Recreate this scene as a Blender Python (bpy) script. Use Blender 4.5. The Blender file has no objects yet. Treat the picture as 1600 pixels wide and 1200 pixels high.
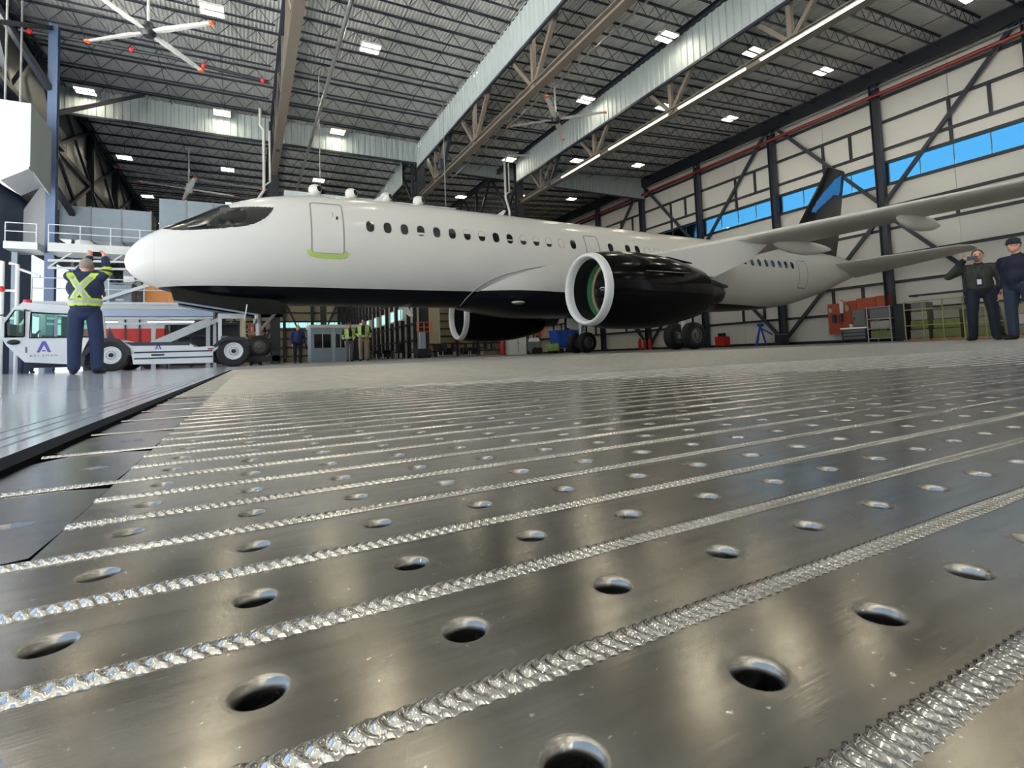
import bpy, bmesh, math, random
import numpy as np
from mathutils import Vector, Matrix, Euler
random.seed(7)
S = bpy.context.scene
COL = S.collection
PI = math.pi

# ------------------------------------------------------------------ camera
cd = bpy.data.cameras.new('camera'); cam = bpy.data.objects.new('camera', cd); COL.objects.link(cam)
yaw, pit, rol = 0.4803, 0.0596, -0.0364
Fv = Vector((math.sin(yaw)*math.cos(pit), math.cos(yaw)*math.cos(pit), math.sin(pit)))
Rv0 = Vector((math.cos(yaw), -math.sin(yaw), 0)); Uv0 = Rv0.cross(Fv)
Rv = math.cos(rol)*Rv0 + math.sin(rol)*Uv0
Uv = -math.sin(rol)*Rv0 + math.cos(rol)*Uv0
m = Matrix((Rv, Uv, -Fv)).transposed().to_4x4(); m.translation = (0, 0, 0.07)
cam.matrix_world = m
cd.sensor_width = 36.0; cd.lens = 798.3/1600*36.0
cd.shift_y = -(600-505.5)/1600
cd.clip_start = 0.01; cd.clip_end = 2000
S.camera = cam

# ------------------------------------------------------------------ sky, sun, exposure
w = bpy.data.worlds.new('world'); S.world = w; w.use_nodes = True
nt = w.node_tree; nt.nodes.clear()
out = nt.nodes.new('ShaderNodeOutputWorld'); bg = nt.nodes.new('ShaderNodeBackground')
geo = nt.nodes.new('ShaderNodeTexCoord'); sep = nt.nodes.new('ShaderNodeSeparateXYZ'); rmp = nt.nodes.new('ShaderNodeValToRGB')
nt.links.new(geo.outputs['Generated'], sep.inputs[0]); nt.links.new(sep.outputs['Z'], rmp.inputs[0])
nt.links.new(rmp.outputs[0], bg.inputs[0]); nt.links.new(bg.outputs[0], out.inputs[0])
cr = rmp.color_ramp
cr.elements[0].position = 0.0; cr.elements[0].color = (0.90, 0.95, 1.0, 1)
cr.elements[1].position = 0.10; cr.elements[1].color = (0.78, 0.89, 1.0, 1)
e = cr.elements.new(0.30); e.color = (0.55, 0.76, 1.0, 1)
e = cr.elements.new(1.0); e.color = (0.36, 0.60, 0.98, 1)
bg.inputs[1].default_value = 1.15
sd = bpy.data.lights.new('sun', 'SUN'); sun = bpy.data.objects.new('sun', sd); COL.objects.link(sun)
sd.energy = 74.0; sd.angle = 0.009; sd.color = (1.0, 0.95, 0.87)
sun.rotation_euler = Vector((-0.16, 0.60, -0.78)).to_track_quat('-Z', 'Y').to_euler()
sun.location = (20, -40, 60)
LAMP = 36.0          # strength of the high bay panels
S.view_settings.view_transform = 'Standard'; S.view_settings.look = 'None'
S.view_settings.gamma = 1.0; S.view_settings.use_curve_mapping = False
S.view_settings.exposure = 0.2
S.cycles.max_bounces = 7; S.cycles.diffuse_bounces = 4; S.cycles.glossy_bounces = 4
S.cycles.transmission_bounces = 4; S.cycles.transparent_max_bounces = 6
S.cycles.sample_clamp_indirect = 6.0; S.cycles.caustics_reflective = False; S.cycles.caustics_refractive = False
S.cycles.use_denoising = True

# ------------------------------------------------------------------ materials
def M(name, col, rough=0.5, metal=0.0, var=0.06, scale=3.0, stretch=(1, 1, 1), emit=0, bump=0.0, bscale=40.0, coat=0.0, rvar=0.0, trans=0.0, spec=0.5):
    mt = bpy.data.materials.new(name); mt.use_nodes = True
    n = mt.node_tree; b = n.nodes['Principled BSDF']
    b.inputs['Roughness'].default_value = rough; b.inputs['Metallic'].default_value = metal
    b.inputs['Specular IOR Level'].default_value = spec
    if coat: b.inputs['Coat Weight'].default_value = coat; b.inputs['Coat Roughness'].default_value = 0.04
    if trans: b.inputs['Transmission Weight'].default_value = trans
    if emit:
        b.inputs['Emission Color'].default_value = (*col, 1); b.inputs['Emission Strength'].default_value = emit
    tc = n.nodes.new('ShaderNodeTexCoord'); mp = n.nodes.new('ShaderNodeMapping'); mp.inputs['Scale'].default_value = stretch
    n.links.new(tc.outputs['Object'], mp.inputs[0])
    nz = n.nodes.new('ShaderNodeTexNoise'); nz.inputs['Scale'].default_value = scale; nz.inputs['Detail'].default_value = 3
    n.links.new(mp.outputs[0], nz.inputs['Vector'])
    mx = n.nodes.new('ShaderNodeMix'); mx.data_type = 'RGBA'
    mx.inputs[6].default_value = (*[c*(1-var) for c in col], 1); mx.inputs[7].default_value = (*[min(1, c*(1+var)) for c in col], 1)
    n.links.new(nz.outputs[0], mx.inputs[0]); n.links.new(mx.outputs[2], b.inputs['Base Color'])
    if rvar:
        mr = n.nodes.new('ShaderNodeMapRange'); mr.inputs[3].default_value = max(0, rough-rvar); mr.inputs[4].default_value = rough+rvar
        n.links.new(nz.outputs[0], mr.inputs[0]); n.links.new(mr.outputs[0], b.inputs['Roughness'])
    if bump:
        n2 = n.nodes.new('ShaderNodeTexNoise'); n2.inputs['Scale'].default_value = bscale; n.links.new(mp.outputs[0], n2.inputs['Vector'])
        bp = n.nodes.new('ShaderNodeBump'); bp.inputs['Strength'].default_value = bump; bp.inputs['Distance'].default_value = 0.002
        n.links.new(n2.outputs[0], bp.inputs['Height']); n.links.new(bp.outputs[0], b.inputs['Normal'])
    return mt
def rgb(r, g, b):
    f = lambda c: (c/255/12.92) if c <= 10 else ((c/255+0.055)/1.055)**2.4
    return (f(r), f(g), f(b))
MT = {}
def mk(k, *a, **kw): MT[k] = M(k, *a, **kw)
mk('steel_dark', rgb(34, 40, 52), 0.45)
mk('steel_black', rgb(26, 30, 40), 0.5)
mk('steel_brown', rgb(96, 90, 84), 0.5)
mk('steel_grey', rgb(120, 122, 124), 0.45)
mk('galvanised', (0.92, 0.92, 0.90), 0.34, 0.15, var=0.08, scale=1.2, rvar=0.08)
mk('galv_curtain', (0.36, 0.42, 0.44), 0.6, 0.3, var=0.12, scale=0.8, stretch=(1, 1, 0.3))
mk('duct_grey', rgb(112, 126, 140), 0.4, 0.4, var=0.1)
mk('wall_white', rgb(222, 221, 217), 0.5, var=0.02)
mk('wall_tan', rgb(176, 166, 140), 0.6, var=0.05)
mk('white_paint', rgb(236, 236, 234), 0.35, var=0.02)
mk('concrete', rgb(122, 121, 118), 0.6, var=0.12, scale=0.8, rvar=0.08)
mk('epoxy', rgb(222, 226, 232), 0.11, var=0.03, scale=2.0, bump=0.08, bscale=6.0)
mk('box_white', rgb(196, 198, 204), 0.5)
mk('apron', rgb(205, 205, 200), 0.8, var=0.05)
mk('rubber', rgb(16, 17, 22), 0.95, spec=0.1)
mk('tyre', rgb(20, 20, 22), 0.65)
mk('red_pipe', rgb(120, 30, 30), 0.4)
mk('red', rgb(190, 40, 36), 0.45)
mk('orange', rgb(225, 95, 40), 0.5)
mk('lamp', (1.0, 0.89, 0.66), 0.5, var=0.0, emit=LAMP)
mk('lamp_body', rgb(200, 200, 196), 0.4)
mk('tube_light', (1.0, 0.96, 0.86), 0.5, var=0.0, emit=2.6)
mk('glass', rgb(70, 100, 100), 0.04, 0.0, var=0.05, spec=0.9)
mk('black', rgb(10, 10, 12), 0.5)
mk('blue', rgb(20, 80, 180), 0.4)
mk('plywood', rgb(214, 140, 78), 0.5, var=0.12, scale=4, stretch=(1, 1, 8))
mk('pegboard', rgb(168, 72, 46), 0.5, var=0.15, scale=2)
mk('cabinet', rgb(112, 116, 120), 0.4)
mk('alu', (0.72, 0.73, 0.74), 0.3, 1.0, var=0.08)

# aluminium of the deck: brushed along X, warm smears
def deck_mat(name, base, rough, rv, bumpd=0.06):
    mt = bpy.data.materials.new(name); mt.use_nodes = True; n = mt.node_tree; b = n.nodes['Principled BSDF']
    b.inputs['Metallic'].default_value = 1.0
    tc = n.nodes.new('ShaderNodeTexCoord')
    def noise(sc, stretch, det=4):
        mp = n.nodes.new('ShaderNodeMapping'); mp.inputs['Scale'].default_value = stretch; n.links.new(tc.outputs['Object'], mp.inputs[0])
        z = n.nodes.new('ShaderNodeTexNoise'); z.inputs['Scale'].default_value = sc; z.inputs['Detail'].default_value = det
        n.links.new(mp.outputs[0], z.inputs['Vector']); return z.outputs[0]
    big = noise(9.0, (1, 2.2, 1)); fine = noise(60.0, (0.5, 14, 1)); spk = noise(420.0, (1, 1, 1), 2)
    mx = n.nodes.new('ShaderNodeMix'); mx.data_type = 'RGBA'
    mx.inputs[6].default_value = (*[c*0.72 for c in base], 1); mx.inputs[7].default_value = (*[min(1, c*1.2) for c in base], 1)
    n.links.new(big, mx.inputs[0])
    r = n.nodes.new('ShaderNodeValToRGB'); r.color_ramp.elements[0].position = 0.70; r.color_ramp.elements[1].position = 0.76
    r.color_ramp.elements[0].color = (0, 0, 0, 1); r.color_ramp.elements[1].color = (1, 1, 1, 1); n.links.new(spk, r.inputs[0])
    m3 = n.nodes.new('ShaderNodeMix'); m3.data_type = 'RGBA'; m3.blend_type = 'MULTIPLY'; m3.inputs[0].default_value = 0.55
    fr_ = n.nodes.new('ShaderNodeValToRGB'); fr_.color_ramp.elements[0].position = 0.3; fr_.color_ramp.elements[0].color = (0.62, 0.60, 0.58, 1); fr_.color_ramp.elements[1].position = 0.62; fr_.color_ramp.elements[1].color = (1, 1, 1, 1)
    n.links.new(noise(34.0, (0.6, 5, 1), 6), fr_.inputs[0]); n.links.new(mx.outputs[2], m3.inputs[6]); n.links.new(fr_.outputs[0], m3.inputs[7])
    m2 = n.nodes.new('ShaderNodeMix'); m2.data_type = 'RGBA'; m2.inputs[7].default_value = (0.85, 0.84, 0.82, 1)
    n.links.new(m3.outputs[2], m2.inputs[6]); n.links.new(r.outputs[0], m2.inputs[0]); n.links.new(m2.outputs[2], b.inputs['Base Color'])
    mr = n.nodes.new('ShaderNodeMapRange'); mr.inputs[1].default_value = 0.3; mr.inputs[2].default_value = 0.7
    mr.inputs[3].default_value = rough-rv; mr.inputs[4].default_value = rough+rv
    n.links.new(big, mr.inputs[0]); n.links.new(mr.outputs[0], b.inputs['Roughness'])
    bp = n.nodes.new('ShaderNodeBump'); bp.inputs['Strength'].default_value = bumpd; bp.inputs['Distance'].default_value = 0.0006
    n.links.new(fine, bp.inputs['Height']); n.links.new(bp.outputs[0], b.inputs['Normal'])
    return mt
MT['deck'] = deck_mat('deck_aluminium', (0.42, 0.404, 0.380), 0.21, 0.04)
MT['deck_ring'] = deck_mat('deck_deburred_ring', (0.41, 0.392, 0.365), 0.26, 0.03)
MT['deck_inlay'] = deck_mat('deck_inlay_plate', (0.30, 0.30, 0.31), 0.20, 0.04)
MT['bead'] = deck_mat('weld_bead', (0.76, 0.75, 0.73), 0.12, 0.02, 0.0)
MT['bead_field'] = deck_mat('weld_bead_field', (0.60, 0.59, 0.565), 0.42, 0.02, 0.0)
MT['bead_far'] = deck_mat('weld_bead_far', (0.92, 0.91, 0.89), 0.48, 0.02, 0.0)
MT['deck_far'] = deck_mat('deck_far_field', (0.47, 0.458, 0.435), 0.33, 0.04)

def clear_glass(k, tint, refl=0.12):
    mt = bpy.data.materials.new(k); mt.use_nodes = True; n = mt.node_tree; n.nodes.clear()
    o = n.nodes.new('ShaderNodeOutputMaterial'); t = n.nodes.new('ShaderNodeBsdfTransparent'); g = n.nodes.new('ShaderNodeBsdfGlossy'); mx = n.nodes.new('ShaderNodeMixShader'); fr = n.nodes.new('ShaderNodeFresnel')
    t.inputs[0].default_value = (*tint, 1); g.inputs['Roughness'].default_value = 0.02; fr.inputs[0].default_value = 1.45
    n.links.new(fr.outputs[0], mx.inputs[0]); n.links.new(t.outputs[0], mx.inputs[1]); n.links.new(g.outputs[0], mx.inputs[2]); n.links.new(mx.outputs[0], o.inputs[0]); MT[k] = mt
clear_glass('window_glass', (0.36, 0.70, 0.88))
mk('glow_glass', (0.42, 0.80, 0.80), 0.3, var=0.0, emit=0.9)  # panes glow in place of daylight; the wall behind them is solid
# ------------------------------------------------------------------ mesh builder
class MB:
    def __init__(s): s.v = []; s.f = []; s.mi = []; s.m = 0
    def add(s, vs, fs, m=None):
        o = len(s.v); s.v += [tuple(p) for p in vs]; s.f += [tuple(i+o for i in q) for q in fs]; s.mi += [s.m if m is None else m]*len(fs); return s
    def box(s, x0, x1, y0, y1, z0, z1):
        return s.add([(x, y, z) for x in (x0, x1) for y in (y0, y1) for z in (z0, z1)], [(0, 1, 3, 2), (4, 6, 7, 5), (0, 4, 5, 1), (2, 3, 7, 6), (0, 2, 6, 4), (1, 5, 7, 3)])
    def cbox(s, c, sx, sy, sz): return s.box(c[0]-sx/2, c[0]+sx/2, c[1]-sy/2, c[1]+sy/2, c[2]-sz/2, c[2]+sz/2)
    def frame(s, p, q):
        p = Vector(p); q = Vector(q); d = (q-p).normalized(); up = Vector((0, 0, 1)) if abs(d.z) < 0.95 else Vector((0, 1, 0))
        a = d.cross(up).normalized(); b = a.cross(d); return p, q, a, b
    def bar(s, p, q, wa, wb=None):
        wb = wb or wa; p, q, a, b = s.frame(p, q); a = a*wa/2; b = b*wb/2
        return s.add([r+i*a+j*b for r in (p, q) for i, j in ((-1, -1), (1, -1), (1, 1), (-1, 1))], [(3, 2, 1, 0), (4, 5, 6, 7), (0, 1, 5, 4), (1, 2, 6, 5), (2, 3, 7, 6), (3, 0, 4, 7)])
    def ibeam(s, p, q, wa, wb, t=0.03):
        p, q, a, b = s.frame(p, q)
        for o in (-1, 1): s.bar(p+b*o*(wb/2-t/2), q+b*o*(wb/2-t/2), wa, t)
        return s.bar(p, q, t, wb-2*t)
    def tube(s, pts, r, n=8, cap=True):
        pts = [Vector(p) for p in pts]; rs = r if isinstance(r, (list, tuple)) else [r]*len(pts); vs = []; fs = []; ref = None
        for i, p in enumerate(pts):
            d = ((pts[min(i+1, len(pts)-1)]-pts[max(i-1, 0)])).normalized()
            if ref is None: ref = Vector((0, 0, 1)) if abs(d.z) < 0.9 else Vector((1, 0, 0))
            a = d.cross(ref).normalized(); b = a.cross(d); ref = b if b.length > 0 else ref
            ref = b
            for k in range(n):
                t = 2*PI*k/n; vs.append(p+(a*math.cos(t)+b*math.sin(t))*rs[i])
        for i in range(len(pts)-1):
            for k in range(n): fs.append((i*n+k, i*n+(k+1) % n, (i+1)*n+(k+1) % n, (i+1)*n+k))
        if cap: fs.append(tuple(range(n-1, -1, -1))); fs.append(tuple(range((len(pts)-1)*n, len(pts)*n)))
        return s.add(vs, fs)
    def lathe(s, prof, c, axis='x', n=24, close=False):
        vs = []; fs = []; c = Vector(c)
        for t, r in prof:
            for k in range(n):
                a = 2*PI*k/n; u, v = r*math.cos(a), r*math.sin(a)
                vs.append(c+Vector({'x': (t, u, v), 'y': (v, t, u), 'z': (u, v, t)}[axis]))
        m_ = len(prof)
        for i in range(m_ if close else m_-1):
            j = (i+1) % m_
            for k in range(n): fs.append((i*n+k, i*n+(k+1) % n, j*n+(k+1) % n, j*n+k))
        return s.add(vs, fs)
    def prism(s, poly, a, b, axis='y'):
        # poly of 2D points, extruded along axis from a to b
        def P(u, v, t): return {'y': (u, t, v), 'x': (t, u, v), 'z': (u, v, t)}[axis]
        n = len(poly); vs = [P(u, v, a) for u, v in poly]+[P(u, v, b) for u, v in poly]
        return s.add(vs, [tuple(range(n-1, -1, -1)), tuple(range(n, 2*n))]+[(i, (i+1) % n, n+(i+1) % n, n+i) for i in range(n)])
    def sphere(s, c, r, n=12, m=8):
        c = Vector(c); r = r if isinstance(r, (tuple, list)) else (r, r, r)
        vs = [c+Vector((0, 0, -r[2]))]; fs = []
        for i in range(1, m):
            t = PI*i/m-PI/2
            for k in range(n): vs.append(c+Vector((r[0]*math.cos(t)*math.cos(2*PI*k/n), r[1]*math.cos(t)*math.sin(2*PI*k/n), r[2]*math.sin(t))))
        vs.append(c+Vector((0, 0, r[2]))); L = len(vs)-1
        for k in range(n):
            fs.append((0, 1+(k+1) % n, 1+k)); fs.append((L, L-n+k, L-n+(k+1) % n))
            for i in range(m-2): fs.append((1+i*n+k, 1+i*n+(k+1) % n, 1+(i+1)*n+(k+1) % n, 1+(i+1)*n+k))
        return s.add(vs, fs)
    def build(s, name, mats, parent=None, smooth=False, local=False, bevel=0, recalc=True, angle=40):
        off = Vector((0, 0, 0)) if (local or parent is None) else worldloc(parent)
        me = bpy.data.meshes.new(name)
        me.from_pydata([(a-off.x, b-off.y, c-off.z) for a, b, c in s.v], [], s.f)
        mats = mats if isinstance(mats, (list, tuple)) else [mats]
        for k in mats: me.materials.append(MT[k] if isinstance(k, str) else k)
        if len(mats) > 1: me.polygons.foreach_set('material_index', s.mi)
        if recalc:
            bm = bmesh.new(); bm.from_mesh(me); bmesh.ops.recalc_face_normals(bm, faces=bm.faces)
            if bevel:
                bmesh.ops.bevel(bm, geom=[e for e in bm.edges if len(e.link_faces) == 2 and e.calc_face_angle(0) > 0.6], offset=bevel, segments=2, profile=0.6, affect='EDGES', clamp_overlap=True)
            bm.to_mesh(me); bm.free()
        if smooth:
            me.polygons.foreach_set('use_smooth', [True]*len(me.polygons))
            if angle: me.set_sharp_from_angle(angle=math.radians(angle))
        me.update()
        o = bpy.data.objects.new(name, me); COL.objects.link(o)
        if parent is not None: o.parent = parent
        return o
WL = {}
def worldloc(o):
    v = Vector(o.location)
    while o.parent is not None: o = o.parent; v = v+Vector(o.location)
    return v
def tag(o, label, cat=None, group=None, kind=None):
    if label: o['label'] = label
    if cat: o['category'] = cat
    if group: o['group'] = group
    if kind: o['kind'] = kind
    return o
def thing(name, label, cat, loc=(0, 0, 0), group=None, kind=None):
    o = bpy.data.objects.new(name, None); o.empty_display_size = 0.2; COL.objects.link(o); o.location = loc
    return tag(o, label, cat, group, kind)
def struct(name, label, loc=(0, 0, 0)):
    o = bpy.data.objects.new(name, None); COL.objects.link(o); o.location = loc; o['kind'] = 'structure'; o['label'] = label
    return o
def dup(o, parent, loc=None, rot=None, name=None):
    c = o.copy(); COL.objects.link(c); c.parent = parent
    if loc is not None: c.location = loc
    if rot is not None: c.rotation_euler = rot
    return c
def dup_tree(root, loc, label=None, group=None, rot=None):
    r = root.copy(); COL.objects.link(r); r.location = loc
    if rot is not None: r.rotation_euler = rot
    if label: r['label'] = label
    if group: r['group'] = group
    for ch in list(root.children):
        c = ch.copy(); COL.objects.link(c); c.parent = r
        for g in list(ch.children):
            d = g.copy(); COL.objects.link(d); d.parent = c
    return r
# ------------------------------------------------------------------ room shell
XW, EAVE = 39.7, 19.1
def roofz(x): return 17.75 if x <= 15 else 17.75+(x-15)/(XW-15)*1.65
YB, YF = 80.0, -26.0
# floor (polished left bay, grey hall)
def grid_floor(name, x0, x1, y0, y1, mat_, label):
    o = MB().box(x0, x1, y0, y1, -0.3, 0.0).build(name, mat_); o['kind'] = 'structure'; o['label'] = label; return o
DX = -0.146       # left edge of the welded deck
DY0, DY1, DXR = -0.5, 7.0, 17.0
grid_floor('floor', DXR, XW+0.3, YF, DY1, 'concrete', 'grey concrete hangar floor right of the deck')
grid_floor('floor', -0.17, XW+0.3, DY1, YB, 'concrete', 'grey concrete hangar floor beneath the airliner')
grid_floor('floor', -0.17, DXR, YF, DY0, 'concrete', 'grey concrete hangar floor behind the deck')
# polished floor: slabs separated by thin dark recessed grooves
gx = [-10.4, -0.2545, -0.2275, -0.2045, -0.1715]
pf = struct('floor', 'pale glossy sealed floor left of the welded deck, with thin dark grooves')
for a, b in zip(gx[:-1], gx[1:]):
    MB().box(a+0.0025, b-0.0025, YF, YB, -0.03, 0.0).build('floor_slab', 'epoxy', pf)
MB().box(-10.4, -0.1715, YF, YB, -0.05, -0.006).build('groove_bed', 'black', pf)
ss = MB().box(-0.1703, DX-0.0022, YF, DY1, -0.02, 0.0035).build('trim_1', 'rubber'); tag(ss, 'black rubber strip along the left edge of the deck', kind='structure')
ap = MB().box(-400, -10.4, -300, 400, -0.4, -0.02).build('ground', 'apron'); tag(ap, 'sunlit pale concrete apron outside the open door', kind='structure')

# --- right wall: insulated panels, girts, columns, window strip, braces
wr = struct('wall_right', 'white insulated panel wall behind the tail')
GZ = [2.12, 4.05, 5.9, 7.76, 9.3, 10.87, 12.43, 13.35, 15.3, 17.0, 18.9]
CY = [-21+8*k for k in range(13)]      # ... 3, 11, 19, 27, 35, 43, ...
cols = [c+0.0 for c in CY]
pan = {}
def panel(y0, y1, z0, z1):
    key = (round(y1-y0, 3), round(z1-z0, 3))
    if key not in pan:
        o = MB().box(0, 0.12, 0.012, y1-y0-0.012, 0.012, z1-z0-0.012).build('panel', 'wall_white', wr, local=True); pan[key] = o
        o.location = (XW, y0, z0)
    else: dup(pan[key], wr, (XW, y0, z0))
zz = [0.0]+GZ
for bi, c in enumerate(cols[:-1]):
    if c < 2: 
        panel(c, c+8, 0.0, 18.9); continue
    for z0, z1 in zip(zz[:-1], zz[1:]):
        if abs(z0-10.87) < .01: continue
        for h in range(2): panel(c+4*h, c+4*h+4, z0, z1)
MB().box(XW+0.121, XW+0.3, cols[0], 83, 0, 10.87).box(XW+0.121, XW+0.3, cols[0], 83, 12.43, 20.5).build('backing_sheet', 'steel_grey', wr)
girt0 = MB().box(0, 0.18, 0, 8, -0.09, 0.09).build('girt', 'steel_black', wr, local=True); girt0.location = (XW-0.2, cols[0], GZ[0])
first = True
for c in cols[:-1]:
    if c < 2: continue
    for z in GZ[:-1]: dup(girt0, wr, (XW-0.2, c, z))
# short posts between girts
post = {}
def post_at(y, z0, z1):
    k = round(z1-z0, 2)
    if k not in post:
        post[k] = MB().box(0, 0.16, -0.08, 0.08, 0, z1-z0).build('post', 'steel_black', wr, local=True); post[k].location = (XW-0.18, y, z0)
    else: dup(post[k], wr, (XW-0.18, y, z0))
for c in cols[3:-1]:
    for i, (z0, z1) in enumerate(zip(zz[:-1], zz[1:])):
        if i in (1, 4, 7, 8): post_at(c+4, z0, z1)
        if i in (8,): post_at(c+2, z0, z1)
        if i in (1,): post_at(c+1.9, z0, z1)
cl0 = MB(); cl0.ibeam((0, 0, 0), (0, 0, 19.0), 0.45, 0.5, 0.04)
for i, c in enumerate(cols[2:]):
    if i == 0: colo = cl0.build('steel_column', 'steel_dark', wr, local=True); colo.location = (XW-0.45, c, 0)
    else: dup(colo, wr, (XW-0.45, c, 0))
br = {}
def brace(y0, z0, y1, z1, x=XW-0.42):
    MB().bar((x, y0, z0), (x, y1, z1), 0.22, 0.22).build('brace', 'steel_dark', wr)
for c in (19, 35, 51):
    for s in (-8, 8):
        brace(c+s, 18.6, c, 9.4); brace(c, 8.9, c+s, 0.3)
MB().bar((XW-0.55, -21, 18.45), (XW-0.55, 80, 18.45), 0.35, 0.95).build('eave_beam', 'steel_black', wr)
MB().tube([(XW-0.8, -21, 17.1), (XW-0.8, 80, 17.1)], 0.13, 8).build('fire_main_pipe', 'red_pipe', wr)
MB().tube([(XW-0.5, -21, 17.75), (XW-0.5, 80, 17.75)], 0.05, 6).build('conduit', 'steel_grey', wr)
MB().box(XW-0.06, XW-0.01, 3, 80, 0.0, 0.22).build('baseboard', 'steel_black', wr)
wi = 0
for c in cols[3:-1]:
    wi += 1
    wn = struct('window_%d' % wi, 'strip window high in the white wall showing blue sky', (XW, c, 10.87))
    MB().box(-0.02, 0.12, 0.25, 0.33, 0, 1.56).box(-0.02, 0.12, 7.67, 7.75, 0, 1.56).box(-0.02, 0.12, 0.25, 7.75, 0.0, 0.1).box(-0.02, 0.12, 0.25, 7.75, 1.47, 1.56).build('frame', 'steel_black', wn, local=True)
    MB().box(-0.02, 0.12, 0.0, 0.25, 0, 1.56).box(-0.02, 0.12, 7.75, 8.0, 0, 1.56).build('jamb', 'steel_black', wn, local=True)
    for k in range(1, 4): MB().box(0.0, 0.08, 0.33+k*1.835-0.02, 0.33+k*1.835+0.02, 0.1, 1.47).build('mullion', 'steel_grey', wn, local=True)
    for k in range(4): MB().box(0.03, 0.04, 0.33+k*1.835+0.02, 0.33+(k+1)*1.835-0.02, 0.1, 1.47).build('pane', 'window_glass', wn, local=True)

# --- back wall and inner wall of the second bay
wb = struct('wall_back', 'tan far end wall of the hangar seen under the fuselage')
MB().box(-10.4, XW, YB, YB+0.3, 0, 19.5).build('wall_sheet', 'wall_tan', wb)
for z in [0.9+1.25*k for k in range(14)]: MB().box(-10.4, XW, YB-0.2, YB, z-0.09, z+0.09).build('girt', 'steel_black', wb)
for x in [-10.2+3.75*k for k in range(13)]: MB().box(x-0.2, x+0.2, YB-0.6, YB-0.2, 0, 18).build('steel_column', 'steel_dark', wb)
for x in (-2.7, 4.8, 12.3): MB().bar((x-3.75, YB-0.3, 0.3), (x, YB-0.3, 9), 0.22).bar((x+3.75, YB-0.3, 0.3), (x, YB-0.3, 9), 0.22).build('brace', 'steel_dark', wb)
wn = struct('window_20', 'pale strip window in the tan end wall above the site office', (4.2, YB, 5.0))
for k in range(8): MB().box(k*1.25+0.06, k*1.25+1.19, -0.24, -0.02, 0, 0.75).build('pane', 'glow_glass', wn, local=True)
MB().box(0, 10.1, -0.26, -0.0, -0.1, -0.0).box(0, 10.1, -0.26, -0.0, 0.76, 0.86).build('frame', 'steel_black', wn, local=True)
wm = struct('wall_middle', 'tan partition wall beyond the first inner column, with dark posts and small lit windows')
MB().box(12.6, 12.9, 41.2, YB, 0, 12.5).build('wall_sheet', 'wall_tan', wm)
for y in [41.4+1.9*k for k in range(20)]: MB().box(12.3, 12.6, y-0.11, y+0.11, 0, 12.5).build('post', 'steel_black', wm)
for z in (1.5, 2.9, 5.2, 7.0, 9.0): MB().box(12.42, 12.6, 41.2, YB, z-0.09, z+0.09).build('girt', 'steel_black', wm)
for i, (y, z) in enumerate(((44.5, 3.45), (47.4, 3.45), (50.9, 3.45), (54.4, 3.45), (58.3, 3.45), (62.5, 3.45))):
    wn = struct('window_%d' % (21+i), 'small bright window in the partition wall', (12.5, y, z))
    MB().box(-0.18, -0.1, 0.1, 1.5, 0.05, 0.95).build('pane', 'glow_glass', wn, local=True)
    MB().box(-0.22, 0.05, 0.0, 0.1, 0, 1).box(-0.22, 0.05, 1.5, 1.6, 0, 1).box(-0.22, 0.05, 0, 1.6, -0.06, 0.05).box(-0.22, 0.05, 0, 1.6, 0.95, 1.05).build('frame', 'white_paint', wn, local=True)
# --- wall behind the camera
wf = MB().box(-10.4, XW+0.3, YF-0.3, YF, 0, 20).build('wall_front', 'wall_white'); tag(wf, 'white end wall behind the camera', kind='structure')

# --- left side: open door front, header, framing and cladding
wl = struct('wall_left', 'steel framed door side of the hangar, open to the apron below')
XL = -10.3
MB().box(XL-0.2, XL, YF, 29.8, 17.0, 18.0).build('header_panel', 'wall_white', wl)
MB().box(XL-0.2, XL, 29.8, 80, 13.6, 18.0).build('header_panel', 'steel_grey', wl)
mk('door_blue', rgb(78, 98, 132), 0.5)
for y in (29.85, 32.0, 34.15):
    MB().box(XL-0.16, XL-0.02, y, y+2.1, 0.0, 13.6).build('door_leaf', 'door_blue', wl)
MB().box(XL-0.16, XL-0.02, 36.3, 38.4, 6.4, 13.6).build('door_leaf', 'door_blue', wl)
for k in range(11): MB().box(XL-0.16, XL-0.02, 56.9+2.1*k, 56.9+2.1*k+2.06, 0.0, 8.0).build('door_leaf', 'duct_grey', wl)
for y in (-17.5, -3.5, 10.5, 24.5, 38.5, 46.5, 54.5, 62.5, 70.5):
    MB().ibeam((XL+0.2, y, 0 if y > 30 else 14.4), (XL+0.2, y, 17.6), 0.42, 0.42, 0.04).build('steel_column', 'steel_dark', wl)
for y in (38.5, 46.5, 54.5, 62.5):
    for z0, z1 in ((9.0, 13.4), (13.4, 17.5)):
        MB().bar((XL+0.25, y, z0), (XL+0.25, y+8, z1), 0.2).build('brace', 'steel_dark', wl)
        MB().bar((XL+0.25, y+8, z0), (XL+0.25, y, z1), 0.16).build('brace', 'steel_dark', wl)
for z in (9.0, 13.4, 17.4): MB().bar((XL+0.2, 30, z), (XL+0.2, 80, z), 0.25, 0.3).build('girt', 'steel_dark', wl)
for y in (39.2, 41.6, 44.0): MB().box(XL-0.05, XL+0.05, y, y+2.3, 10.05, 15.2).build('panel', 'wall_white', wl)
k = 0
for y in [38.8+2.4*i for i in range(17)]:
    for z0, z1, mm in ((6.6, 10.0, 'duct_grey'), (10.05, 13.55, 'steel_grey')):
        if y+2.4 > YB: continue
        MB().box(XL-0.16, XL-0.06, y, y+2.36, z0, z1).build('panel', mm, wl)
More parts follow.
